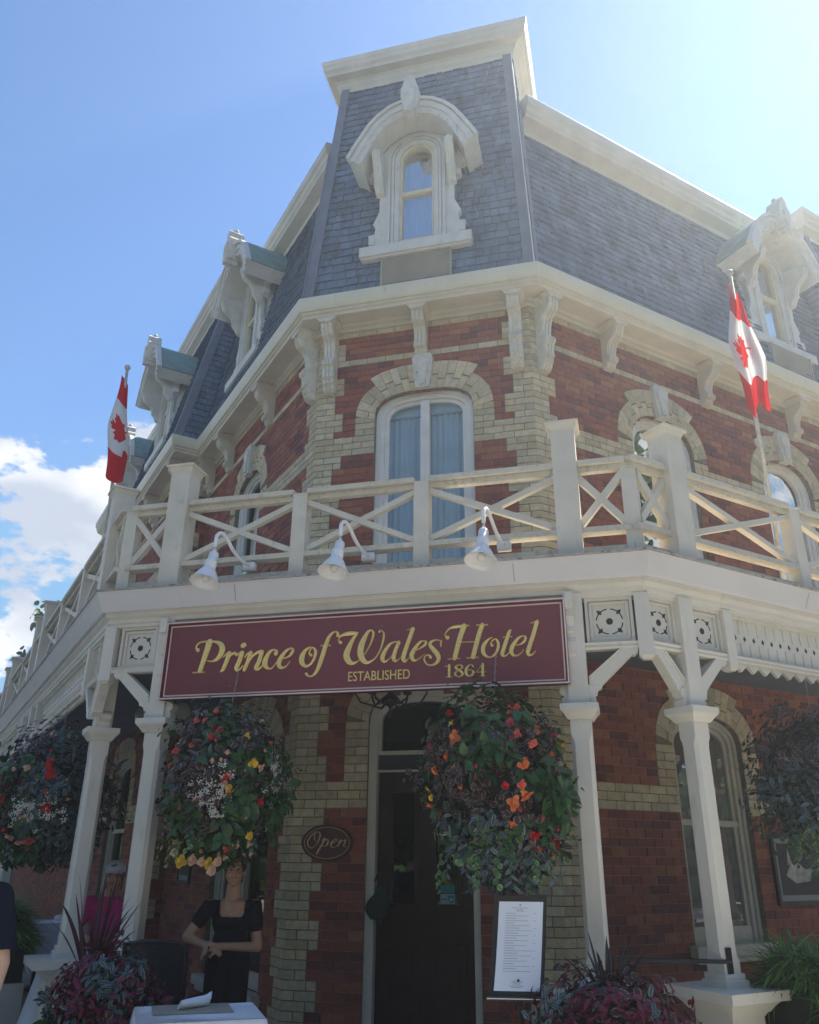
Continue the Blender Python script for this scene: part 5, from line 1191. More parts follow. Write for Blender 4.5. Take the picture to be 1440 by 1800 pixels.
bush(PL_, cP, rP, 2800, pickP, 61, lambda d: 1.0)
blades(PL_, (-1.50, -3.02, .84), 24, .68, .016, CORD, 62, .62)
hang_flowers(PL_, cP, rP, [('red', -.62, -.22, 1.2), ('red', -.84, -.56, 1.9), ('red', -.66, -.60, 1.5), ('red', -.40, -.58, 2.0), ('red', -.48, -.54, 1.5)], 3, lambda d: 1.0)
PR_ = pot('planter', 'pot of magenta coleus and dark spikes in front of the corner columns, lower right', (1.80, -2.95))
cQ, rQ = (1.80, -2.97, .68), (.46, .40, .36)
def pickQ(q, d, n, r):
    if n > .30: return 'zebra'
    if q.z > .1: return 'coleus' if r.random() < .3 else 'magenta'
    return 'magenta'
bush(PR_, cQ, rQ, 2600, pickQ, 71, lambda d: 1.0)
blades(PR_, (1.82, -2.95, .84), 26, .42, .015, leaf_mat('near black cordyline blade', (.016, .010, .018), rough=.35, trans=.05), 72, .8)
# small striped plant and bin behind the menu stand
PS = pot('potted_plant', 'small pot with green arching leaves under the menu board', (1.33, -2.72), .42, .13)
blades(PS, (1.33, -2.72, .40), 40, .42, .020, GREL, 81, 1.0, 'arching_leaves', .5)
blades(PS, (1.45, -2.70, .42), 14, .30, .016, ZEB, 82, 1.1, 'striped_leaves', .5)
# fern beds beside the veranda
def bed(name, label, F, u0, u1, o, seed, dens, h0=.95):
    t = thing(name, label, 'plants', F.p((u0 + u1) / 2, o, 0)); b = MB(); b.box(F, u0, u1, o - .22, o + .22, 0, .62); b.build('trough', mat('grey trough', (.30, .29, .27), .85, .1, 5), t)
    r = random.Random(seed); mb, m2 = MB(), MB()
    for i in range(dens):
        u = u0 + (u1 - u0) * r.random() ** 1.5; th = r.uniform(-.25, pi * .8); k = 1 + .22 * noise3(Vector((u, th, 0)), 2.4, seed) - abs(r.gauss(0, .10))
        p = F.p(u, o + .06 + .34 * cos(th) * k, h0 - .62 + .52 * sin(th) * k)
        d = (F.n * (cos(th) * .8 + .2) + Vector((0, 0, sin(th) * .7 - .1)) + rv(r) * .45).normalized()
        leaf(mb if r.random() < .7 else m2, p, d, (Vector((0, 0, 1)) + F.n * .5).normalized(), r.uniform(.07, .22), r.uniform(.004, .009), lcol(r, .6, 1.7), .2, .9, 0)
    mb.build('fern_foliage', FERN, t); m2.build('deep_green_foliage', FERD, t)
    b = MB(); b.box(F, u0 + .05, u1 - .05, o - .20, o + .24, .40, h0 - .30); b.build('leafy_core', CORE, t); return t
t = bed('fern_bed', 'bank of green ferns in a trough left of the pedestal', FLV, -.05, 6.5, .35, 91, 17000, 1.26)
for u in (.7, 1.6, 2.6): blades(t, FLV.p(u, .45, .82), 22, .40, .010, SPID, int(u * 10), 1.2, 'spider_plant', .6)
t = bed('fern_bed', 'bank of green ferns with a spider plant right of the corner pedestal', FRV, -.28, 2.8, .26, 95, 11000, 1.12)
for u in (.45, 1.1): blades(t, FRV.p(u, .42, .78), 30, .42, .010, SPID, int(u * 31), 1.2, 'spider_plant', .6)
# ---- trees: one far behind the left wing, others across the street that show in the windows
def tree(label, x, y, h, cr, seed, n=2600, ls=.30, trunk=.22):
    t = thing('broadleaf_tree', label, 'tree', (x, y, 0)); r = random.Random(seed); b = MB(); b.tube([(x, y, -.1), (x + .1, y, h * .35), (x, y + .1, h * .62), (x, y, h * .85)], [trunk, trunk * .75, trunk * .5, .05], 9)
    for k in range(7):
        a = k * 2.4; z = h * (.38 + .06 * k); b.tube([(x, y, z), (x + cos(a) * cr * .4, y + sin(a) * cr * .4, z + cr * .35), (x + cos(a) * cr * .75, y + sin(a) * cr * .75, z + cr * .55)], [trunk * .4, trunk * .25, .03], 6)
    b.build('trunk', BARK, t); mb = MB(); cl = [(Vector((x, y, h * .68)) + Vector((r.gauss(0, cr * .42), r.gauss(0, cr * .42), r.gauss(0, h * .13)))) for _ in range(26)]
    for i in range(n):
        c_ = cl[i % len(cl)]; d = rv(r).normalized(); p = c_ + d * cr * .36 * r.random() ** .4; leaf(mb, p, (rv(r) * .6 + Vector((0, 0, -.4))).normalized(), (d + Vector((0, 0, 1))).normalized(), ls * r.uniform(.6, 1.2), ls * .33, lcol(r, .5, 1.3), .15, .3, 1)
    mb.build('crown', TREL, t)
tree('tree whose leaves just show behind the far left end of the railing', -20.6, 21.5, 11.8, 2.3, 5, 2600, .34)
tree('street tree seen only as a green reflection in the ground floor window', 9.5, -19, 9, 4.0, 6, 2200, .42)
tree('street tree opposite the door, reflected in the door glass', 0.5, -23, 10, 4.4, 7, 2200, .45)
tree('tall tree on the side street beyond the right edge, mirrored in the upper right windows', 12.5, -.5, 15.5, 3.6, 12, 2600, .40)
tree('street tree opposite the left wing', -9.5, -20, 9.5, 4.4, 8, 2200, .45)
tree('street tree opposite the right wing', 18, -12, 10, 4.6, 9, 2200, .45)

# far belt of trees on the other side of the road (seen in reflections)
r = random.Random(99); mb = MB(); wb = MB()
for i in range(6500):
    a = rad(r.uniform(52, 305)); R0 = 34 + r.gauss(0, 1.8); h = 9.5 + 2.8 * sin(a * 7) + 1.5 * sin(a * 17); z = h * r.random() ** .7
    p = Vector((sin(a) * R0, cos(a) * R0, z)); leaf(mb, p, (rv(r) * .7 + Vector((0, 0, -.4))).normalized(), (Vector((-sin(a), -cos(a), .6)) + rv(r) * .4).normalized(), r.uniform(.7, 1.3), .42, lcol(r, .5, 1.4), .15, .3, 1)
P = []; N = 60
for i in range(N + 1):
    a = rad(52 + 253 * i / N); h = 7.6 + 2.6 * sin(a * 7) + 1.2 * sin(a * 17); P += [(sin(a) * 36, cos(a) * 36, -.1), (sin(a) * 36, cos(a) * 36, h)]
mb.mi = 1; mb.add(P, [(2 * i, 2 * i + 2, 2 * i + 3, 2 * i + 1) for i in range(N)]); tag(mb.build('distant_trees', [TREL, CORE]), kind='stuff')
# ============================================================ CHANDELIERS under the veranda ceiling
def chandelier(x, y, z, label):
    t = thing('chandelier', label, 'chandelier', (x, y, z), 'veranda chandeliers'); IR = mat('aged bronze', (.035, .03, .028), .4, .1, 20, metal=.6)
    b = MB(); b.lathe((x, y, z), [(.0, -.16), (.02, -.155), (.012, -.13), (.012, -.08), (.03, -.06), (.075, -.03), (.085, .0), (.06, .03), (.03, .05), (.035, .09), (.07, .14), (.075, .20), (.04, .24), (.015, .27), (.012, .55)], 14)
    b.build('hub', IR, t, True)
    for k in range(6):
        a = k * pi / 3 + .3; d = Vector((cos(a), sin(a), 0)); c_ = Vector((x, y, z)); b = MB()
        P = [c_ + d * .05 + Vector((0, 0, .0)), c_ + d * .15 + Vector((0, 0, -.06)), c_ + d * .27 + Vector((0, 0, -.03)), c_ + d * .33 + Vector((0, 0, .06)), c_ + d * .33 + Vector((0, 0, .10))]
        b.tube(P, .010, 6); b.lathe(P[-1], [(.012, -.01), (.04, .0), (.045, .015), (.02, .03)], 10); arm = b.build('arm', IR, t, True)
        b = MB(); b.lathe(P[-1], [(.03, .02), (.055, .04), (.085, .08), (.092, .12), (.08, .16), (.055, .19), (.045, .20)], 14); b.build('glass_shade', mat('frosted glass shade', (.42, .44, .42), .35, .05, 10, trans=.3), arm, True)
chandelier(.02, -1.25, 2.93, 'bronze chandelier with frosted shades above the hotel door, partly behind the sign')
q = FL.p(1.05, 1.1, 0); chandelier(q.x, q.y, 2.86, 'bronze chandelier on the left side, seen between the two leftmost near columns')

# ============================================================ TABLES, CHAIRS, STANDS
CLOTH = mat('white tablecloth', (.74, .76, .82), .85, .04, 4, .15, 60)
def cloth_table(name, label, cx_, cy_, a, wx, wy, z=.75, drop=.55, seed=1):
    t = thing(name, label, 'table', (cx_, cy_, 0)); F = Fr(cx_, cy_, cos(a), sin(a), sin(a), -cos(a))
    b = MB(); b.box(F, -wx / 2 + .02, wx / 2 - .02, -wy / 2 + .02, wy / 2 - .02, z - .04, z - .006)
    b.build('tabletop', DOORM, t); b = MB(); b.box(F, -.04, .04, -.04, .04, .03, z - .04); b.box(F, -.3, .3, -.03, .03, 0, .04); b.box(F, -.03, .03, -.3, .3, .0, .035); b.build('table_base', BLACK, t)
    r = random.Random(seed); m = MB(); N = 20; ring = []
    def edge(k):
        per = 4 * N; k %= per; s_, f = divmod(k, N); f /= N; x0, y0 = -wx / 2, -wy / 2
        return [(x0 + wx * f, y0), (x0 + wx, y0 + wy * f), (x0 + wx - wx * f, y0 + wy), (x0, y0 + wy - wy * f)][s_]
    rows = []
    for j, dz in enumerate((.0, .012, .05, .14, .26, .38, drop)):
        row = []
        for k in range(4 * N):
            x, y = edge(k); c_ = Vector((x, y)); crn = min(k % N, N - k % N) / N
            ou = .004 * (j > 0) + dz * (.05 + .12 * max(0, .22 - crn) / .22) + (.012 * dz / drop * sin(k * 1.1 + seed) + .010 * dz / drop * sin(k * .47)) 
            nx, ny = (x / (wx / 2)), (y / (wy / 2)); L_ = max(abs(nx), abs(ny)); vx = nx if abs(nx) > .98 else 0; vy = ny if abs(ny) > .98 else 0
            row.append(F.p(x + vx * ou, y + vy * ou, z - dz + (0.0 if j else .0) - (.0 if j else -.0)))
        rows.append(row)
    P = [p for r_ in rows for p in r_]; M = 4 * N
    fs = [(j * M + k, j * M + (k + 1) % M, (j + 1) * M + (k + 1) % M, (j + 1) * M + k) for j in range(len(rows) - 1) for k in range(M)] + [tuple(range(M))]
    m.add(P, fs); o = m.build('tablecloth', CLOTH, None, True); 
    return t, F, o
_, FT, tc_ = cloth_table('dining_table', 'dark pedestal table under the front white cloth at the bottom of the view', -.56, -3.28, rad(32), .72, .60, .75, .55, 2)
tag(tc_, 'white cloth draped over the front table at the bottom left', 'tablecloth')
pm = MB(); pm.box(FT, -.26, .20, -.27, .06, .752, .757); tag(pm.build('placemat', mat('beige placemat', (.36, .33, .27), .7, .1, 30, .3, 200)), 'beige placemat on the front white tablecloth', 'placemat')
# rolled napkin
nap = MB(); P = []; N = 12
for i in range(13):
    f = i / 12; x = -.11 + .19 * f; y = -.06 - .15 * f
    for k in range(N):
        a = 2 * pi * k / N; rr_ = .030 + .008 * f + .004 * sin(3 * a + f * 3) + (.018 * max(0, f - .8) * 5 * max(0, sin(a)))
        P.append(FT.p(x + .01 * sin(a), y + cos(a) * rr_ * 1.3, .757 + .026 + sin(a) * rr_ * .85))
nap.add(P, [(i * N + k, i * N + (k + 1) % N, (i + 1) * N + (k + 1) % N, (i + 1) * N + k) for i in range(12) for k in range(N)] + [tuple(range(N)), tuple(range(12 * N, 13 * N))])
tag(nap.build('napkin', mat('white linen', (.80, .82, .86), .9, .04, 6, .4, 90), None, True), 'rolled white napkin on the placemat of the front table', 'napkin')
# wicker chair
CH_ = thing('wicker_chair', 'dark woven wicker armchair behind the front table, beside the waitress', 'chair', (-1.40, -2.25, 0))
WK = bpy.data.materials.new('black wicker'); WK.use_nodes = True; t_ = WK.node_tree; b_ = t_.nodes['Principled BSDF']; b_.inputs['Base Color'].default_value = (.014, .016, .022, 1); b_.inputs['Roughness'].default_value = .45
wv = t_.nodes.new('ShaderNodeTexBrick'); wv.inputs['Scale'].default_value = 26; wv.inputs['Mortar Size'].default_value = .06; wv.inputs['Brick Width'].default_value = .6; wv.inputs['Row Height'].default_value = .3; wv.inputs['Color1'].default_value = (1, 1, 1, 1); wv.inputs['Color2'].default_value = (.8, .8, .8, 1); wv.inputs['Mortar'].default_value = (0, 0, 0, 1)
tcx = t_.nodes.new('ShaderNodeTexCoord'); cmb = t_.nodes.new('ShaderNodeMapping'); cmb.inputs['Rotation'].default_value = (rad(90), 0, 0); t_.links.new(tcx.outputs['Object'], cmb.inputs[0]); t_.links.new(cmb.outputs[0], wv.inputs['Vector'])
bpn = t_.nodes.new('ShaderNodeBump'); bpn.inputs['Strength'].default_value = .9; bpn.inputs['Distance'].default_value = .01; t_.links.new(wv.outputs[0], bpn.inputs['Height']); t_.links.new(bpn.outputs[0], b_.inputs['Normal'])
FW = Fr(-1.40, -2.25, .995, .10, .10, -.995)
b = MB(); P = []
for i in range(9):
    u = -.235 + .47 * i / 8
    for j in range(7):
        z = .42 + .60 * j / 6; P.append(FW.p(u, .16 - .03 * ((i - 4) / 4) ** 2 + .04 * j / 6, z + (.015 * cos((i - 4) / 4 * 1.5) if j == 6 else 0)))
n0 = len(P); P += [FW.p(*( -.235 + .47 * (k // 7) / 8, .12 - .03 * ((k // 7 - 4) / 4) ** 2 + .04 * (k % 7) / 6, .42 + .60 * (k % 7) / 6)) for k in range(63)]
fs = [(i * 7 + j, (i + 1) * 7 + j, (i + 1) * 7 + j + 1, i * 7 + j + 1) for i in range(8) for j in range(6)] + [(n0 + i * 7 + j + 1, n0 + (i + 1) * 7 + j + 1, n0 + (i + 1) * 7 + j, n0 + i * 7 + j) for i in range(8) for j in range(6)]
fs += [(i * 7 + 6, (i + 1) * 7 + 6, n0 + (i + 1) * 7 + 6, n0 + i * 7 + 6) for i in range(8)] + [(j, j + 1, n0 + j + 1, n0 + j) for j in range(6)] + [(56 + j, 56 + j + 1, n0 + 56 + j + 1, n0 + 56 + j) for j in range(6)]
b.add(P, fs); b.build('backrest', WK, CH_, False)
b = MB(); b.tube([FW.p(-.235, .18, .42), FW.p(-.235, .185, 1.02), FW.p(-.1, .20, 1.035), FW.p(.1, .20, 1.035), FW.p(.235, .185, 1.02), FW.p(.235, .18, .42)], .016, 6); b.build('back_frame', WK, CH_, True)
b = MB(); b.box(FW, -.24, .24, -.30, .18, .38, .45); b.build('seat', WK, CH_)
for sx in (-1, 1):
    b = MB(); b.tube([FW.p(sx * .25, .16, .66), FW.p(sx * .27, -.1, .67), FW.p(sx * .25, -.28, .64), FW.p(sx * .25, -.29, .42)], .018, 6); b.build('armrest', WK, CH_, True)
    for o_ in (-.28, .15): b = MB(); b.box(FW, sx * .22 - .02, sx * .22 + .02, o_ - .02, o_ + .02, 0, .40); b.build('leg', WK, CH_)
# table of the seated guest with glasses
_, F2, tc2 = cloth_table('dining_table', 'dark table under the white cloth in front of the guest in pink', -2.62, -1.05, .35, .95, .75, .78, .5, 5)
tag(tc2, 'white cloth on the table of the guest in the cap, behind the left columns', 'tablecloth')
def wineglass(p, label, fill=(.7, .35, .05)):
    t = thing('glass', label, 'glass', p); b = MB(); b.lathe(p, [(.032, 0), (.034, .003), (.006, .01), (.005, .06), (.02, .075), (.036, .11), (.038, .15), (.033, .185)], 14); b.build('bowl', GLASS, t, True)
    b = MB(); b.lathe(p, [(.0, .078), (.02, .080), (.034, .11), (.034, .13), (0, .13)], 12); b.build('drink', mat('amber drink', fill, .2, 0), t, True)
wineglass(tuple(F2.p(.12, .1, .78)), 'stemmed glass of amber drink before the guest in pink')
# far left table things seen over the ferns
_, F3, tc3 = cloth_table('dining_table', 'dark table under the farthest white cloth at the left edge', -5.6, 2.0, .8, .9, .9, .80, .4, 7)
tag(tc3, 'farthest white tablecloth at the left edge above the ferns', 'tablecloth')
for i, (u, o_) in enumerate(((-.2, .1), (.15, .2))):
    b = MB(); b.ball(F3.p(u, o_, .85), .05, 10, 6, (1.4, 1, .8)); tag(b.build('napkin', MATS['white linen'], None, True), ('crumpled white napkin at the left end' if i == 0 else 'crumpled white napkin at the right end') + ' of the farthest table', 'napkin')
# menu stand
MS = thing('menu_stand', 'black iron stand holding a tall curved white menu sheet right of the door', 'menu stand', (1.30, -2.93, 0))
FM_ = Fr(1.30, -2.90, .985, .17, .17, -.985)
def mp_(u, t, o=0.0):   # t 0 bottom .. 1 top ; the sheet leans and curves
    return FM_.p(u + .055 * (max(0, t) ** .8) - .02, .06 * (1 - t) ** 2 + o + .03, .885 + .50 * t)
def sheet(mb, u0, u1, t0, t1, o, n=10):
    P = [mp_(u, t0 + (t1 - t0) * i / n, o) for i in range(n + 1) for u in (u0, u1)]; mb.add(P, [(2 * i, 2 * i + 1, 2 * i + 3, 2 * i + 2) for i in range(n)])
b = MB()
for u0, u1, t0, t1 in ((-.160, .160, -.02, 1.03),):
    n = 10; P = [mp_(u, t0 + (t1 - t0) * i / n, o) for i in range(n + 1) for u, o in ((u0, .0), (u1, .0), (u1, -.014), (u0, -.014))]
    b.add(P, [(4 * i + k, 4 * i + (k + 1) % 4, 4 * i + 4 + (k + 1) % 4, 4 * i + 4 + k) for i in range(n) for k in range(4)] + [(0, 1, 2, 3), (4 * n, 4 * n + 1, 4 * n + 2, 4 * n + 3)])
b.box(FM_, -.19, .145, .06, .115, .855, .875); b.build('frame', BLACK, MS)
b = MB(); b.box(FM_, -.185, .12, .115, .118, .862, .867); b.build('edge_strip', LAMPW, MS)
b = MB(); sheet(b, -.128, .138, .03, .965, .003); pg = b.build('menu_sheet', mat('menu paper', (.72, .77, .88), .6, .02, 3), MS)
b = MB(); rm = random.Random(4)
for i in range(24):
    t = .835 - i * .0265
    if i % 2: L_ = rm.uniform(.13, .17); w_ = .0035
    else: L_ = rm.uniform(.05, .09); w_ = .0045
    sheet(b, -.085, -.085 + L_, t, t + w_, .0045, 2)
    if i % 3 == 0: sheet(b, .085, .097, t, t + w_, .0045, 2)
for t, w_ in ((.895, .10), (.875, .04), (.86, .05), (.13, .05), (.115, .07), (.10, .04), (.08, .09), (.065, .06)): sheet(b, -w_ / 2 - .0, w_ / 2, t, t + .004, .0045, 2)
sheet(b, -.004, .004, .918, .937, .0045, 2)
b.build('menu_print', mat('grey print', (.22, .24, .32), .7, 0), pg)
b = MB(); b.prism(FM_, [(.0, .965), (.008, .958), (.0055, .949), (-.0055, .949), (-.008, .958)], .098, .099); b.build('menu_mark', BLACK, pg)
b = MB(); b.tube([FM_.p(.01, .03, .86), FM_.p(.015, .0, .4), FM_.p(.015, .0, .03)], .011, 8); b.lathe(FM_.p(.015, 0, 0), [(.0, .035), (.03, .03), (.14, .012), (.145, .0), (0, .0)], 20); b.build('pole', BLACK, MS)
# handrail
HR = thing('handrail', 'thin black handrail between the corner columns', 'handrail', FC.p(1.85, 2.2, 0)); q = FRV.p(TC_ - .03, .10, 1.0)
b = MB(); b.tube([FC.p(1.83, 2.22, 1.005), q], .013, 8); b.build('rail', BLACK, HR); b = MB(); b.box(FRV, TC_ - .055, TC_ - .01, .075, .09, .93, 1.08); b.build('bracket_plate', BLACK, HR)
# framed pictures
def picture(F, u0, u1, z0, z1, label, art):
    t = thing('framed_picture', label, 'picture', F.p((u0 + u1) / 2, .02, z0)); b = MB(); b.box(F, u0, u1, .004, .02, z0, z1); b.ring(F, [(u0, z0), (u0, z1), (u1, z1), (u1, z0)], [(u0 + .04, z0 + .04), (u0 + .04, z1 - .04), (u1 - .04, z1 - .04), (u1 - .04, z0 + .04)], .004, .04, closed=True); b.build('frame', DKGRN, t)
    b = MB(); b.box(F, u0 + .038, u1 - .038, .018, .022, z0 + .038, z1 - .038); b.build('mount', mat('grey mount', (.30, .32, .33), .6, .03, 5), t)
    b = MB(); b.box(F, u0 + .09, u1 - .09, .02, .0245, z0 + .10, z1 - .09); b.build('print', mat('dark print', (.03, .04, .05), .5, .3, 12), t)
    if art:
        b = MB(); uc, zc = (u0 + u1) / 2, (z0 + z1) / 2
        b.prism(F, [(uc - .25, zc - .06), (uc - .1, zc - .14), (uc + .15, zc - .12), (uc + .22, zc + .02), (uc + .1, zc + .0), (uc - .02, zc + .07), (uc - .16, zc + .05)], .024, .0255); b.prism(F, [(uc - .2, zc + .05), (uc - .17, zc + .22), (uc - .12, zc + .05)], .024, .0258); b.build('print_shape', mat('pale print tone', (.40, .40, .40), .6, .4, 14), t)
picture(FR, 2.98, 3.86, 1.17, 1.89, 'dark framed picture with pale mount on the right hand brick wall', True)
picture(FL, 3.40, 3.95, 1.27, 1.75, 'small dark framed picture on the brick wall behind the waitress', False)

# ============================================================ FLAGS
def inpoly(x, y, P):
    c_ = False; j = len(P) - 1
    for i in range(len(P)):
        if (P[i][1] > y) != (P[j][1] > y) and x < (P[j][0] - P[i][0]) * (y - P[i][1]) / (P[j][1] - P[i][1]) + P[i][0]: c_ = not c_
        j = i
    return c_
hl = [(0, 1), (.10, .80), (.20, .86), (.155, .48), (.33, .66), (.37, .56), (.60, .60), (.53, .42), (.62, .36), (.34, .10), (.38, .0), (.03, .05), (.045, -.32)]
LEAFP = hl + [(-x, y) for x, y in hl[::-1]]
FLG = mat('flag cloth', (.6, .1, .1), .8, .04, 10, attr=True, trans=.45)
def flag(label, base, top, hang, seed, attach=.10, bunch=1.0, side=1):
    t = thing('flag', label, 'flag', base, 'flags on the balcony'); base, top = Vector(base), Vector(top); b = MB(); b.tube([base, top], [.022, .016], 8); b.ball(top + (top - base).normalized() * .03, .035, 8, 6); ax = (top - base).normalized()
    b.build('pole', mat('pale flag pole', (.45, .46, .45), .5, .2, 20, .4, 60), t, True)
    b = MB(); NU, NV = 120, 60; V_ = []; L, H = 1.62, .86; r = random.Random(seed)
    for i in range(NU + 1):
        s_ = i / NU      # along the fly, hanging downwards
        for j in range(NV + 1):
            v = j / NV   # along the hoist, from the pole top down the pole
            hp = top - ax * (attach + v * H); wgt = hang(s_, v); 
            V_.append(wgt(hp) if callable(wgt) else hp + wgt)
    fs = []; cols = []
    for i in range(NU):
        for j in range(NV):
            s_ = (i + .5) / NU; v = (j + .5) / NV; x = (s_ - .5) * 2 * 1.0; y = (.5 - v)
            red = s_ < .25 or s_ > .75 or inpoly((.5 - v) * 2 * .5 / .42 * 1.0 if False else (s_ - .5) * 2 / .43, y * 2 / .84, LEAFP)
            cols.append((.62, .02, .03) if red else (.74, .74, .76)); fs.append((i * (NV + 1) + j, (i + 1) * (NV + 1) + j, (i + 1) * (NV + 1) + j + 1, i * (NV + 1) + j + 1))
    n0 = len(b.v); b.v = [tuple(v) for v in V_]; b.f = fs; b.c = cols; b.m = [0] * len(fs); b.uv = [None] * len(fs); b.hc = True
    b.build('cloth', FLG, t, True)
def hangf(A, L_, w0, w1, w2, dx, fr, ph, lean=0.0):
    def f(s_, v):
        w = w0 + (w1 - w0) * min(1, s_ / .55) if s_ < .55 else w1 + (w2 - w1) * (s_ - .55) / .45
        fold = (sin(v * 2 * pi * fr + ph + s_ * 1.1) * .075 + sin(v * 2 * pi * fr * 2.3 + s_ * 5) * .012) * min(1, .25 + s_ * 1.2)
        p = Vector(A) + Vector((0, 0, -L_ * s_ - .10 * (v - .5) * (1 - s_) * 2 + .05 * sin(v * 7 + s_ * 3) * s_)) + _r * ((v - .5) * w + dx * s_ + .012 * sin(s_ * 9 + v * 3)) + Vector((-.3, -.95, 0)) * fold
        return lambda hp: p
    return f
bR, tR = FR.p(1.60, 1.72, 4.05), FR.p(.40, 2.55, 6.80); ax_top_R = (tR - bR).normalized()
flag('red and white maple leaf flag hanging on a leaning pole over the right wing', bR, tR, hangf(tR - ax_top_R * .16 + _r * .02, 1.30, .10, .29, .22, .03, 1.7, 1.2), 3)
bLf, tLf = FL.p(.62, 2.16, 4.05), FL.p(.10, 2.33, 6.72); axL = (tLf - bLf).normalized()
flag('red and white maple leaf flag hanging on a pole over the left wing', bLf, tLf, hangf(tLf - axL * .14 - _r * .01, 1.22, .08, .20, .19, .11, 1.05, .4), 4)

# ============================================================ PEOPLE
def organic(balls, caps, voxel=.008, smooth=3, keep=None):
    mb = MB()
    for c_, r3 in balls: mb.ball(c_, 1, 16, 12, r3)
    for a, ra, b2, rb in caps:
        a, b2 = Vector(a), Vector(b2); n = 4; pts = [a.lerp(b2, i / n) for i in range(n + 1)]; mb.tube(pts, [ra + (rb - ra) * i / n for i in range(n + 1)], 12); mb.ball(a, ra, 12, 8); mb.ball(b2, rb, 12, 8)
    o = mb.build('tmp', BLACK); bm = bmesh.new(); bm.from_mesh(o.data); bmesh.ops.recalc_face_normals(bm, faces=bm.faces); bm.to_mesh(o.data); bm.free()
    m = o.modifiers.new('r', 'REMESH'); m.mode = 'VOXEL'; m.voxel_size = voxel; m2 = o.modifiers.new('s', 'SMOOTH'); m2.factor = .5; m2.iterations = smooth
    dg = bpy.context.evaluated_depsgraph_get(); dg.update(); me = bpy.data.meshes.new_from_object(o.evaluated_get(dg)); bpy.data.objects.remove(o)
    if keep:
        bm = bmesh.new(); bm.from_mesh(me); dl = [f for f in bm.faces if not keep(f.calc_center_median())]; bmesh.ops.delete(bm, geom=dl, context='FACES'); bm.to_mesh(me); bm.free()
    out_ = MB(); out_.v = [tuple(v.co) for v in me.vertices]; out_.f = [tuple(p.vertices) for p in me.polygons]; out_.c = [None] * len(out_.f); out_.m = [0] * len(out_.f); out_.uv = [None] * len(out_.f); return out_
class PF:   # person frame: x to the image right, y towards the viewer, z up; in metres
    def __init__(s, o, yaw, k=1.0): s.k = k; s.o = Vector(o); a = rad(yaw); s.x = Vector((cos(a), sin(a), 0)); s.y = Vector((sin(a), -cos(a), 0))
    def __call__(s, x, y, z): return s.o + s.x * (x * s.k) + s.y * (y * s.k) + Vector((0, 0, 1.6 - (1.6 - z) * s.k))
    def loc(s, p): d = Vector(p) - s.o; return d.dot(s.x) / s.k, d.dot(s.y) / s.k, 1.6 - (1.6 - d.z) / s.k
def oriented(mbuild, P): return mbuild
def head(P, hx, hy, hz, sc_=1.0, rs=None):
    rs = rs or sc_
    """ellipsoids (in the person frame) of a head centred at hx,hy,hz"""
    B = []
    def e(x, y, z, a, b_, c_): B.append((P, hx + x * sc_, hy + y * sc_, hz + z * sc_, a * rs, b_ * rs, c_ * rs))
    e(0, -.015, .035, .074, .093, .085); e(0, .018, -.02, .064, .070, .082); e(0, .050, -.082, .030, .030, .026); e(0, .040, -.055, .048, .045, .040)
    e(0, .088, -.012, .011, .016, .024); e(0, .096, -.028, .015, .013, .011); e(-.034, .072, -.025, .022, .016, .022); e(.034, .072, -.025, .022, .016, .022)
    e(0, .082, .030, .045, .014, .012); e(-.074, -.008, -.005, .009, .018, .030); e(.074, -.008, -.005, .009, .018, .030); e(0, .083, -.052, .022, .012, .010)
    return B
def eballs(L): return [(P(x, y, z), (a, b_, c_)) for P, x, y, z, a, b_, c_ in L]
SKIN = mat('tan skin', (.42, .24, .16), .5, .06, 12, spec=.4); SKIN2 = mat('fair skin', (.52, .33, .25), .5, .06, 12, spec=.4)
HAIRD = mat('dark brown hair', (.018, .011, .008), .4, .2, 40, .4, 120); HAIRB = mat('light brown hair', (.20, .13, .07), .5, .2, 40, .4, 120)
NAVY = mat('black navy cotton', (.010, .013, .022), .9, .1, 20, .5, 60, spec=.08); PINK = mat('hot pink cotton', (.55, .02, .22), .8, .06, 10, .3, 40)
def face_bits(P, hx, hy, hz, t, lip=(.35, .12, .10)):
    for s_ in (-1, 1):
        b = MB(); b.ball(P(hx + s_ * .031, hy + .076, hz + .006), .0115, 8, 6, (1.1, .7, .7)); b.build('eye', mat('eye white', (.45, .42, .40), .3, 0), t, True)
        b = MB(); b.ball(P(hx + s_ * .031, hy + .0835, hz + .006), .0058, 8, 6); b.build('iris', mat('dark iris', (.02, .012, .008), .3, 0), t, True)
        b = MB(); b.tube([P(hx + s_ * .014, hy + .092, hz + .026), P(hx + s_ * .032, hy + .092, hz + .032), P(hx + s_ * .050, hy + .080, hz + .026)], [.003, .0035, .002], 5); b.build('eyebrow', HAIRD, t, True)
        b = MB(); b.tube([P(hx + s_ * .018, hy + .0875, hz + .012), P(hx + s_ * .031, hy + .0895, hz + .0155), P(hx + s_ * .044, hy + .083, hz + .011)], .0022, 5); b.build('eyelash', HAIRD, t, True)
    b = MB(); b.tube([P(hx - .024, hy + .086, hz - .053), P(hx - .01, hy + .094, hz - .050), P(hx, hy + .0955, hz - .0515), P(hx + .01, hy + .094, hz - .050), P(hx + .024, hy + .086, hz - .053)], [.003, .0055, .0055, .0055, .003], 6)
    b.tube([P(hx - .020, hy + .086, hz - .058), P(hx, hy + .094, hz - .0605), P(hx + .020, hy + .086, hz - .058)], [.003, .0065, .003], 6); b.build('lips', mat('lips', lip, .4, .05, 20), t, True)
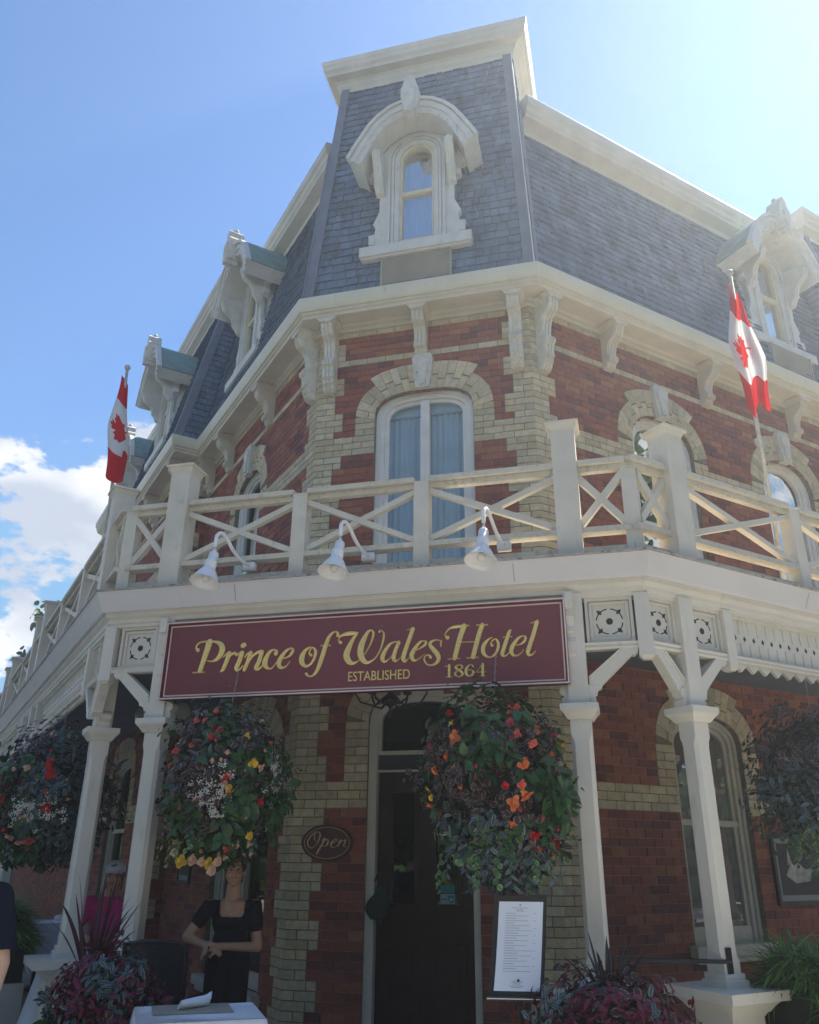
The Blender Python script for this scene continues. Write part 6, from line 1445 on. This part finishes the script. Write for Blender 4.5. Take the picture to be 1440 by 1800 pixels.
def hand(P, wrist, dirv, palm_n, side, curl=1.0):
    """palm + four unequal fingers + thumb; returns capsules in world space"""
    w = Vector(wrist); d = Vector(dirv).normalized(); n_ = Vector(palm_n).normalized(); s_ = d.cross(n_).normalized() * side; caps = []
    for k in range(4):
        off = (-.027 + .018 * k); a = w + s_ * off * .7; k1 = w + d * (.078 - .004 * abs(k - 1.2)) + s_ * off; caps.append((a, .016, k1, .0115))
        L = (.040, .045, .041, .032)[k]; c1 = curl * (.7 + .08 * k); d1 = (d * cos(c1) + n_ * sin(c1)); k2 = k1 + d1 * L; d2 = (d * cos(c1 * 2.0) + n_ * sin(c1 * 2.0)); k3 = k2 + d2 * L * .65; d3 = (d * cos(c1 * 2.7) + n_ * sin(c1 * 2.7)); k4 = k3 + d3 * L * .5
        caps += [(k1, .0100, k2, .0090), (k2, .0090, k3, .0080), (k3, .0080, k4, .0068)]
    tb = w + d * .022 - s_ * .026; t1 = tb + (d * .55 - s_ * .6 + n_ * .35).normalized() * .038; t2 = t1 + (d * .85 - s_ * .1 + n_ * .5).normalized() * .030; caps += [(tb, .014, t1, .0115), (t1, .0112, t2, .0085)]
    return caps
# ---- waitress
P = PF((-1.055, -1.90, 0), 25, .91)
WT = thing('person', 'woman in a black scoop neck top and trousers standing with her hands joined', 'person', P(0, 0, 0))
hx, hy, hz = -.005, .02, 1.492
B_ = eballs(head(P, hx, hy, hz, 1.13, 1.03)) + [(P(0, 0, 1.12), (.150, .092, .16)), (P(0, 0, 1.22), (.160, .075, .055)), (P(0, 0, .95), (.125, .085, .12)), (P(0, -.01, .84), (.155, .10, .11))]
sl_, sr_ = P(-.185, 0, 1.215), P(.185, 0, 1.215); el, er = P(-.355, .02, .985), P(.235, .03, .905); wl_, wr_ = P(-.185, .17, .930), P(-.085, .19, .925)
C_ = [(P(0, 0, 1.24), .066, P(0, .012, 1.38), .056), (sl_, .050, el, .038), (el, .037, wl_, .026), (sr_, .050, er, .039), (er, .038, wr_, .026)]
C_ += [(P(-.08, 0, .82), .085, P(-.085, 0, .45), .055), (P(-.085, 0, .45), .052, P(-.085, -.02, -.08), .036), (P(.08, 0, .82), .085, P(.085, 0, .45), .055), (P(.085, 0, .45), .052, P(.085, -.02, -.08), .036)]
C_ += hand(P, wl_, (P(-.09, .22, .905) - wl_), -P.y + Vector((0, 0, -.4)), 1, .6) + hand(P, wr_, (P(-.20, .215, .905) - wr_), Vector((0, 0, -1)) - P.y * .5, -1, .75)
organic(B_, C_, .0055, 2).build('body', SKIN, WT, True)
def keepT(c):
    x, y, z = P.loc(c)
    if z > 1.262: return False
    if y > 0 and z > 1.135 and abs(x) < .105 - max(0, 1.16 - z) * .8: return False
    if abs(x) < .07 and z > 1.235: return False
    return True
Tb = [(P(0, 0, 1.12), (.160, .104, .165)), (P(0, .035, 1.10), (.135, .085, .075)), (P(0, 0, 1.215), (.175, .080, .058)), (P(0, 0, .95), (.136, .096, .14)), (P(0, -.01, .86), (.160, .108, .08))]
Tc = [(sl_ + Vector((0, 0, .004)), .062, sl_.lerp(el, .50), .056), (sr_ + Vector((0, 0, .004)), .062, sr_.lerp(er, .50), .058)]
organic(Tb, Tc, .007, 2, keepT).build('top', NAVY, WT, True)
organic([(P(0, -.01, .83), (.168, .112, .11))], [(P(-.08, 0, .80), .098, P(-.09, 0, .45), .082), (P(-.09, 0, .45), .082, P(-.09, -.01, -.10), .080), (P(.08, 0, .80), .098, P(.09, 0, .45), .082), (P(.09, 0, .45), .082, P(.09, -.01, -.10), .080)], .009, 3).build('trousers', NAVY, WT, True)
for s_ in (-1, 1): b = MB(); b.ball(P(s_ * .09, .04, -.115), .05, 10, 6, (.9, 2.0, .7)); b.build('shoe', BLACK, WT, True)
def keepH(c): x, y, z = P.loc(c); return not (y - hy > .045 and z - hz < .068 and abs(x - hx) < .062 + (z - hz) * .1)
organic([(P(hx, hy - .022, hz + .042), (.090, .106, .096)), (P(hx, hy - .07, hz + .10), (.042, .042, .04)), (P(hx, hy - .05, hz - .03), (.075, .055, .07))], [(P(hx + .066, hy - .02, hz), .02, P(hx + .062, hy - .02, hz - .09), .012)], .006, 2, keepH).build('hair', HAIRD, WT, True)
face_bits(P, hx, hy + .004, hz, WT)
b = MB(); b.lathe(P(.055, .108, 1.105), [(0, .002), (.010, .002), (.010, 0)], 8, P.y); b.tube([P(.055 + .013 * cos(a), .112, 1.105 + .013 * sin(a)) for a in [i * pi / 5 for i in range(11)]], .0022, 5); b.build('badge', mat('silver badge', (.6, .65, .7), .4, 0), WT)
b = MB(); b.tube([P(-.055, .045, 1.27), P(-.03, .085, 1.20), P(0, .098, 1.165), P(.03, .085, 1.20), P(.055, .045, 1.27)], .0015, 4); b.ball(P(0, .10, 1.158), .006, 6, 5); b.build('necklace', MATS['gold leaf'], WT)
b = MB(); b.tube([P(-.16, .235, .93), P(-.165, .25, .80)], .006, 6); tag(b.build('pen', BLACK), 'thin black pen held downwards in the waitress\'s hands', 'pen')
# ---- seated guest in pink
P2 = PF((-2.90, -.72, .08), 22); GU = thing('person', 'seated guest in a hot pink T-shirt and white baseball cap between the left columns', 'person', P2(0, 0, 0))
gx, gy, gz_ = .02, .07, 1.335
B_ = eballs(head(P2, gx, gy, gz_, 1.05)) + [(P2(0, 0, 1.0), (.17, .11, .18)), (P2(0, 0, .82), (.17, .12, .16)), (P2(0, 0, .60), (.18, .14, .12))]
s1, s2 = P2(-.19, 0, 1.11), P2(.19, 0, 1.11); e1, e2 = P2(-.27, .12, .86), P2(.27, .12, .86); w1, w2 = P2(-.10, .32, .83), P2(.12, .32, .83)
C_ = [(P2(0, 0, 1.13), .058, P2(.01, .03, 1.28), .052), (s1, .055, e1, .042), (e1, .040, w1, .028), (s2, .055, e2, .042), (e2, .040, w2, .028), (P2(-.10, .0, .55), .09, P2(-.12, .42, .52), .065), (P2(.10, .0, .55), .09, P2(.12, .42, .52), .065), (P2(-.12, .42, .52), .06, P2(-.12, .42, .08), .04), (P2(.12, .42, .52), .06, P2(.12, .42, .08), .04)]
C_ += hand(P2, w1, Vector(P2.x) * .8 + P2.y * .5, Vector((0, 0, -1)), 1, .5) + hand(P2, w2, -Vector(P2.x) * .8 + P2.y * .5, Vector((0, 0, -1)), -1, .5)
organic(B_, C_, .008, 2).build('body', SKIN2, GU, True)
organic([(P2(0, .01, 1.0), (.188, .13, .19)), (P2(0, .01, .80), (.19, .145, .18)), (P2(0, 0, 1.10), (.19, .085, .055)), (P2(0, 0, .62), (.19, .15, .10))], [(s1, .068, s1.lerp(e1, .6), .066), (s2, .068, s2.lerp(e2, .6), .066)], .009, 3, lambda c: not (abs(P2.loc(c)[0]) < .07 and P2.loc(c)[2] > 1.165)).build('tshirt', PINK, GU, True)
organic([], [(P2(-.10, .0, .55), .105, P2(-.12, .43, .53), .08), (P2(.10, .0, .55), .105, P2(.12, .43, .53), .08), (P2(-.12, .43, .52), .07, P2(-.12, .43, .1), .06), (P2(.12, .43, .52), .07, P2(.12, .43, .1), .06)], .012, 2).build('trousers', NAVY, GU, True)
organic([(P2(gx, gy - .02, gz_ + .02), (.086, .10, .09))], [(P2(gx - .07, gy - .01, gz_ + .0), .02, P2(gx - .072, gy, gz_ - .10), .014), (P2(gx + .07, gy - .01, gz_), .02, P2(gx + .072, gy, gz_ - .10), .014)], .008, 2, lambda c: not (P2.loc(c)[1] - gy > .05)).build('hair', HAIRB, GU, True)
CAPM = mat('white cap cotton', (.66, .69, .78), .8, .04, 10, .2, 60)
organic([(P2(gx, gy - .008, gz_ + .062), (.092, .110, .092))], [], .006, 2, lambda c: P2.loc(c)[2] > gz_ + .048).build('cap', CAPM, GU, True)
b = MB(); pts = []
for i in range(13):
    a = -1.15 + 2.3 * i / 12
    for rr_, dz in ((.095, .0), (.155, -.012)):
        pts.append(P2(gx + sin(a) * (.088 if rr_ < .1 else .085), gy + cos(a) * rr_ * (1.0 if rr_ < .1 else 1.06), gz_ + .052 + dz - .018 * abs(sin(a)) ** 2))
b.add(pts + [p + Vector((0, 0, .005)) for p in pts], [(2 * i, 2 * i + 1, 2 * i + 3, 2 * i + 2) for i in range(12)] + [(26 + 2 * i, 26 + 2 * i + 2, 26 + 2 * i + 3, 26 + 2 * i + 1) for i in range(12)] + [(2 * i + 1, 27 + 2 * i, 29 + 2 * i, 2 * i + 3) for i in range(12)])
b.build('cap_brim', CAPM, GU, True)
b = MB(); b.tube([P2(gx - .03, gy + .100, gz_ + .098), P2(gx - .01, gy + .103, gz_ + .108), P2(gx + .012, gy + .104, gz_ + .100), P2(gx + .035, gy + .098, gz_ + .112)], .004, 5); b.tube([P2(gx - .012, gy + .105, gz_ + .09), P2(gx + .02, gy + .101, gz_ + .118)], .0035, 5); b.build('cap_emblem', mat('navy thread', (.03, .05, .12), .7, 0), GU)
face_bits(P2, gx, gy + .004, gz_, GU)
# ---- passer-by at the left edge, mostly outside the frame
P3 = PF((-1.34, -4.5, 0), 10); MN = thing('person', 'passer-by in a navy T-shirt cut off by the left edge of the view', 'person', P3(0, 0, 0))
sA, sB = P3(-.20, 0, 1.40), P3(.20, 0, 1.40); eA, eB = P3(-.27, -.02, 1.10), P3(.265, -.02, 1.10); wA, wB = P3(-.28, .06, .84), P3(.275, .06, .84)
C_ = [(P3(0, 0, 1.42), .06, P3(0, .01, 1.56), .055), (sA, .06, eA, .045), (eA, .043, wA, .03), (sB, .06, eB, .045), (eB, .043, wB, .03), (P3(-.09, 0, .9), .09, P3(-.10, 0, .48), .06), (P3(-.10, 0, .48), .055, P3(-.10, -.03, .08), .04), (P3(.09, 0, .9), .09, P3(.10, 0, .48), .06), (P3(.10, 0, .48), .055, P3(.10, -.03, .08), .04)]
C_ += hand(P3, wA, Vector((0, 0, -1)), P3.x, 1, .4) + hand(P3, wB, Vector((0, 0, -1)), -P3.x, -1, .4)
organic(eballs(head(P3, 0, .02, 1.66)) + [(P3(0, 0, 1.25), (.18, .115, .2)), (P3(0, 0, 1.0), (.165, .115, .16))], C_, .010, 2).build('body', SKIN2, MN, True)
organic([(P3(0, 0, 1.26), (.205, .14, .20)), (P3(0, 0, 1.02), (.19, .14, .2)), (P3(0, 0, 1.40), (.20, .09, .06))], [(sA, .078, sA.lerp(eA, .8), .080), (sB, .078, sB.lerp(eB, .8), .082)], .012, 3, lambda c: (P3.loc(c)[2] < 1.45 or abs(P3.loc(c)[0]) > .07) and not (abs(P3.loc(c)[0]) > .205 and P3.loc(c)[2] < 1.165)).build('tshirt', mat('navy cotton', (.008, .012, .026), .9, .1, 20, .3, 60, spec=.05), MN, True)
organic([(P3(0, 0, .93), (.18, .13, .10))], [(P3(-.09, 0, .9), .105, P3(-.10, 0, .5), .095), (P3(.09, 0, .9), .105, P3(.10, 0, .5), .095)], .012, 2).build('shorts', mat('khaki', (.25, .22, .16), .85, .1, 10), MN, True)
organic([(P3(0, 0, 1.70), (.082, .10, .09))], [], .010, 2, lambda c: P3.loc(c)[1] < .07).build('hair', HAIRD, MN, True)
for s_ in (-1, 1): b = MB(); b.ball(P3(s_ * .10, .04, .035), .05, 10, 6, (.9, 2.2, .7)); b.build('shoe', BLACK, MN, True)
face_bits(P3, 0, .02, 1.66, MN)

# ============================================================ FLARE VEIL (thin haze volume added to imitate the glow of lens flare)
hz_ = MB(); P = [(x, y, z) for x in (-62, 62) for y in (-62, 62) for z in (-1.2, 16)]
hz_.add(P, [(0, 1, 3, 2), (4, 6, 7, 5), (0, 4, 5, 1), (2, 3, 7, 6), (0, 2, 6, 4), (1, 5, 7, 3)])
m = bpy.data.materials.new('flare veil volume'); m.use_nodes = True; t = m.node_tree; t.nodes.remove(t.nodes['Principled BSDF']); v = t.nodes.new('ShaderNodeVolumePrincipled')
v.inputs['Color'].default_value = (.85, .92, 1, 1); v.inputs['Density'].default_value = 0.0036; v.inputs['Anisotropy'].default_value = .62; t.links.new(v.outputs[0], t.nodes['Material Output'].inputs['Volume'])
tag(hz_.build('flare_veil', m), kind='stuff')
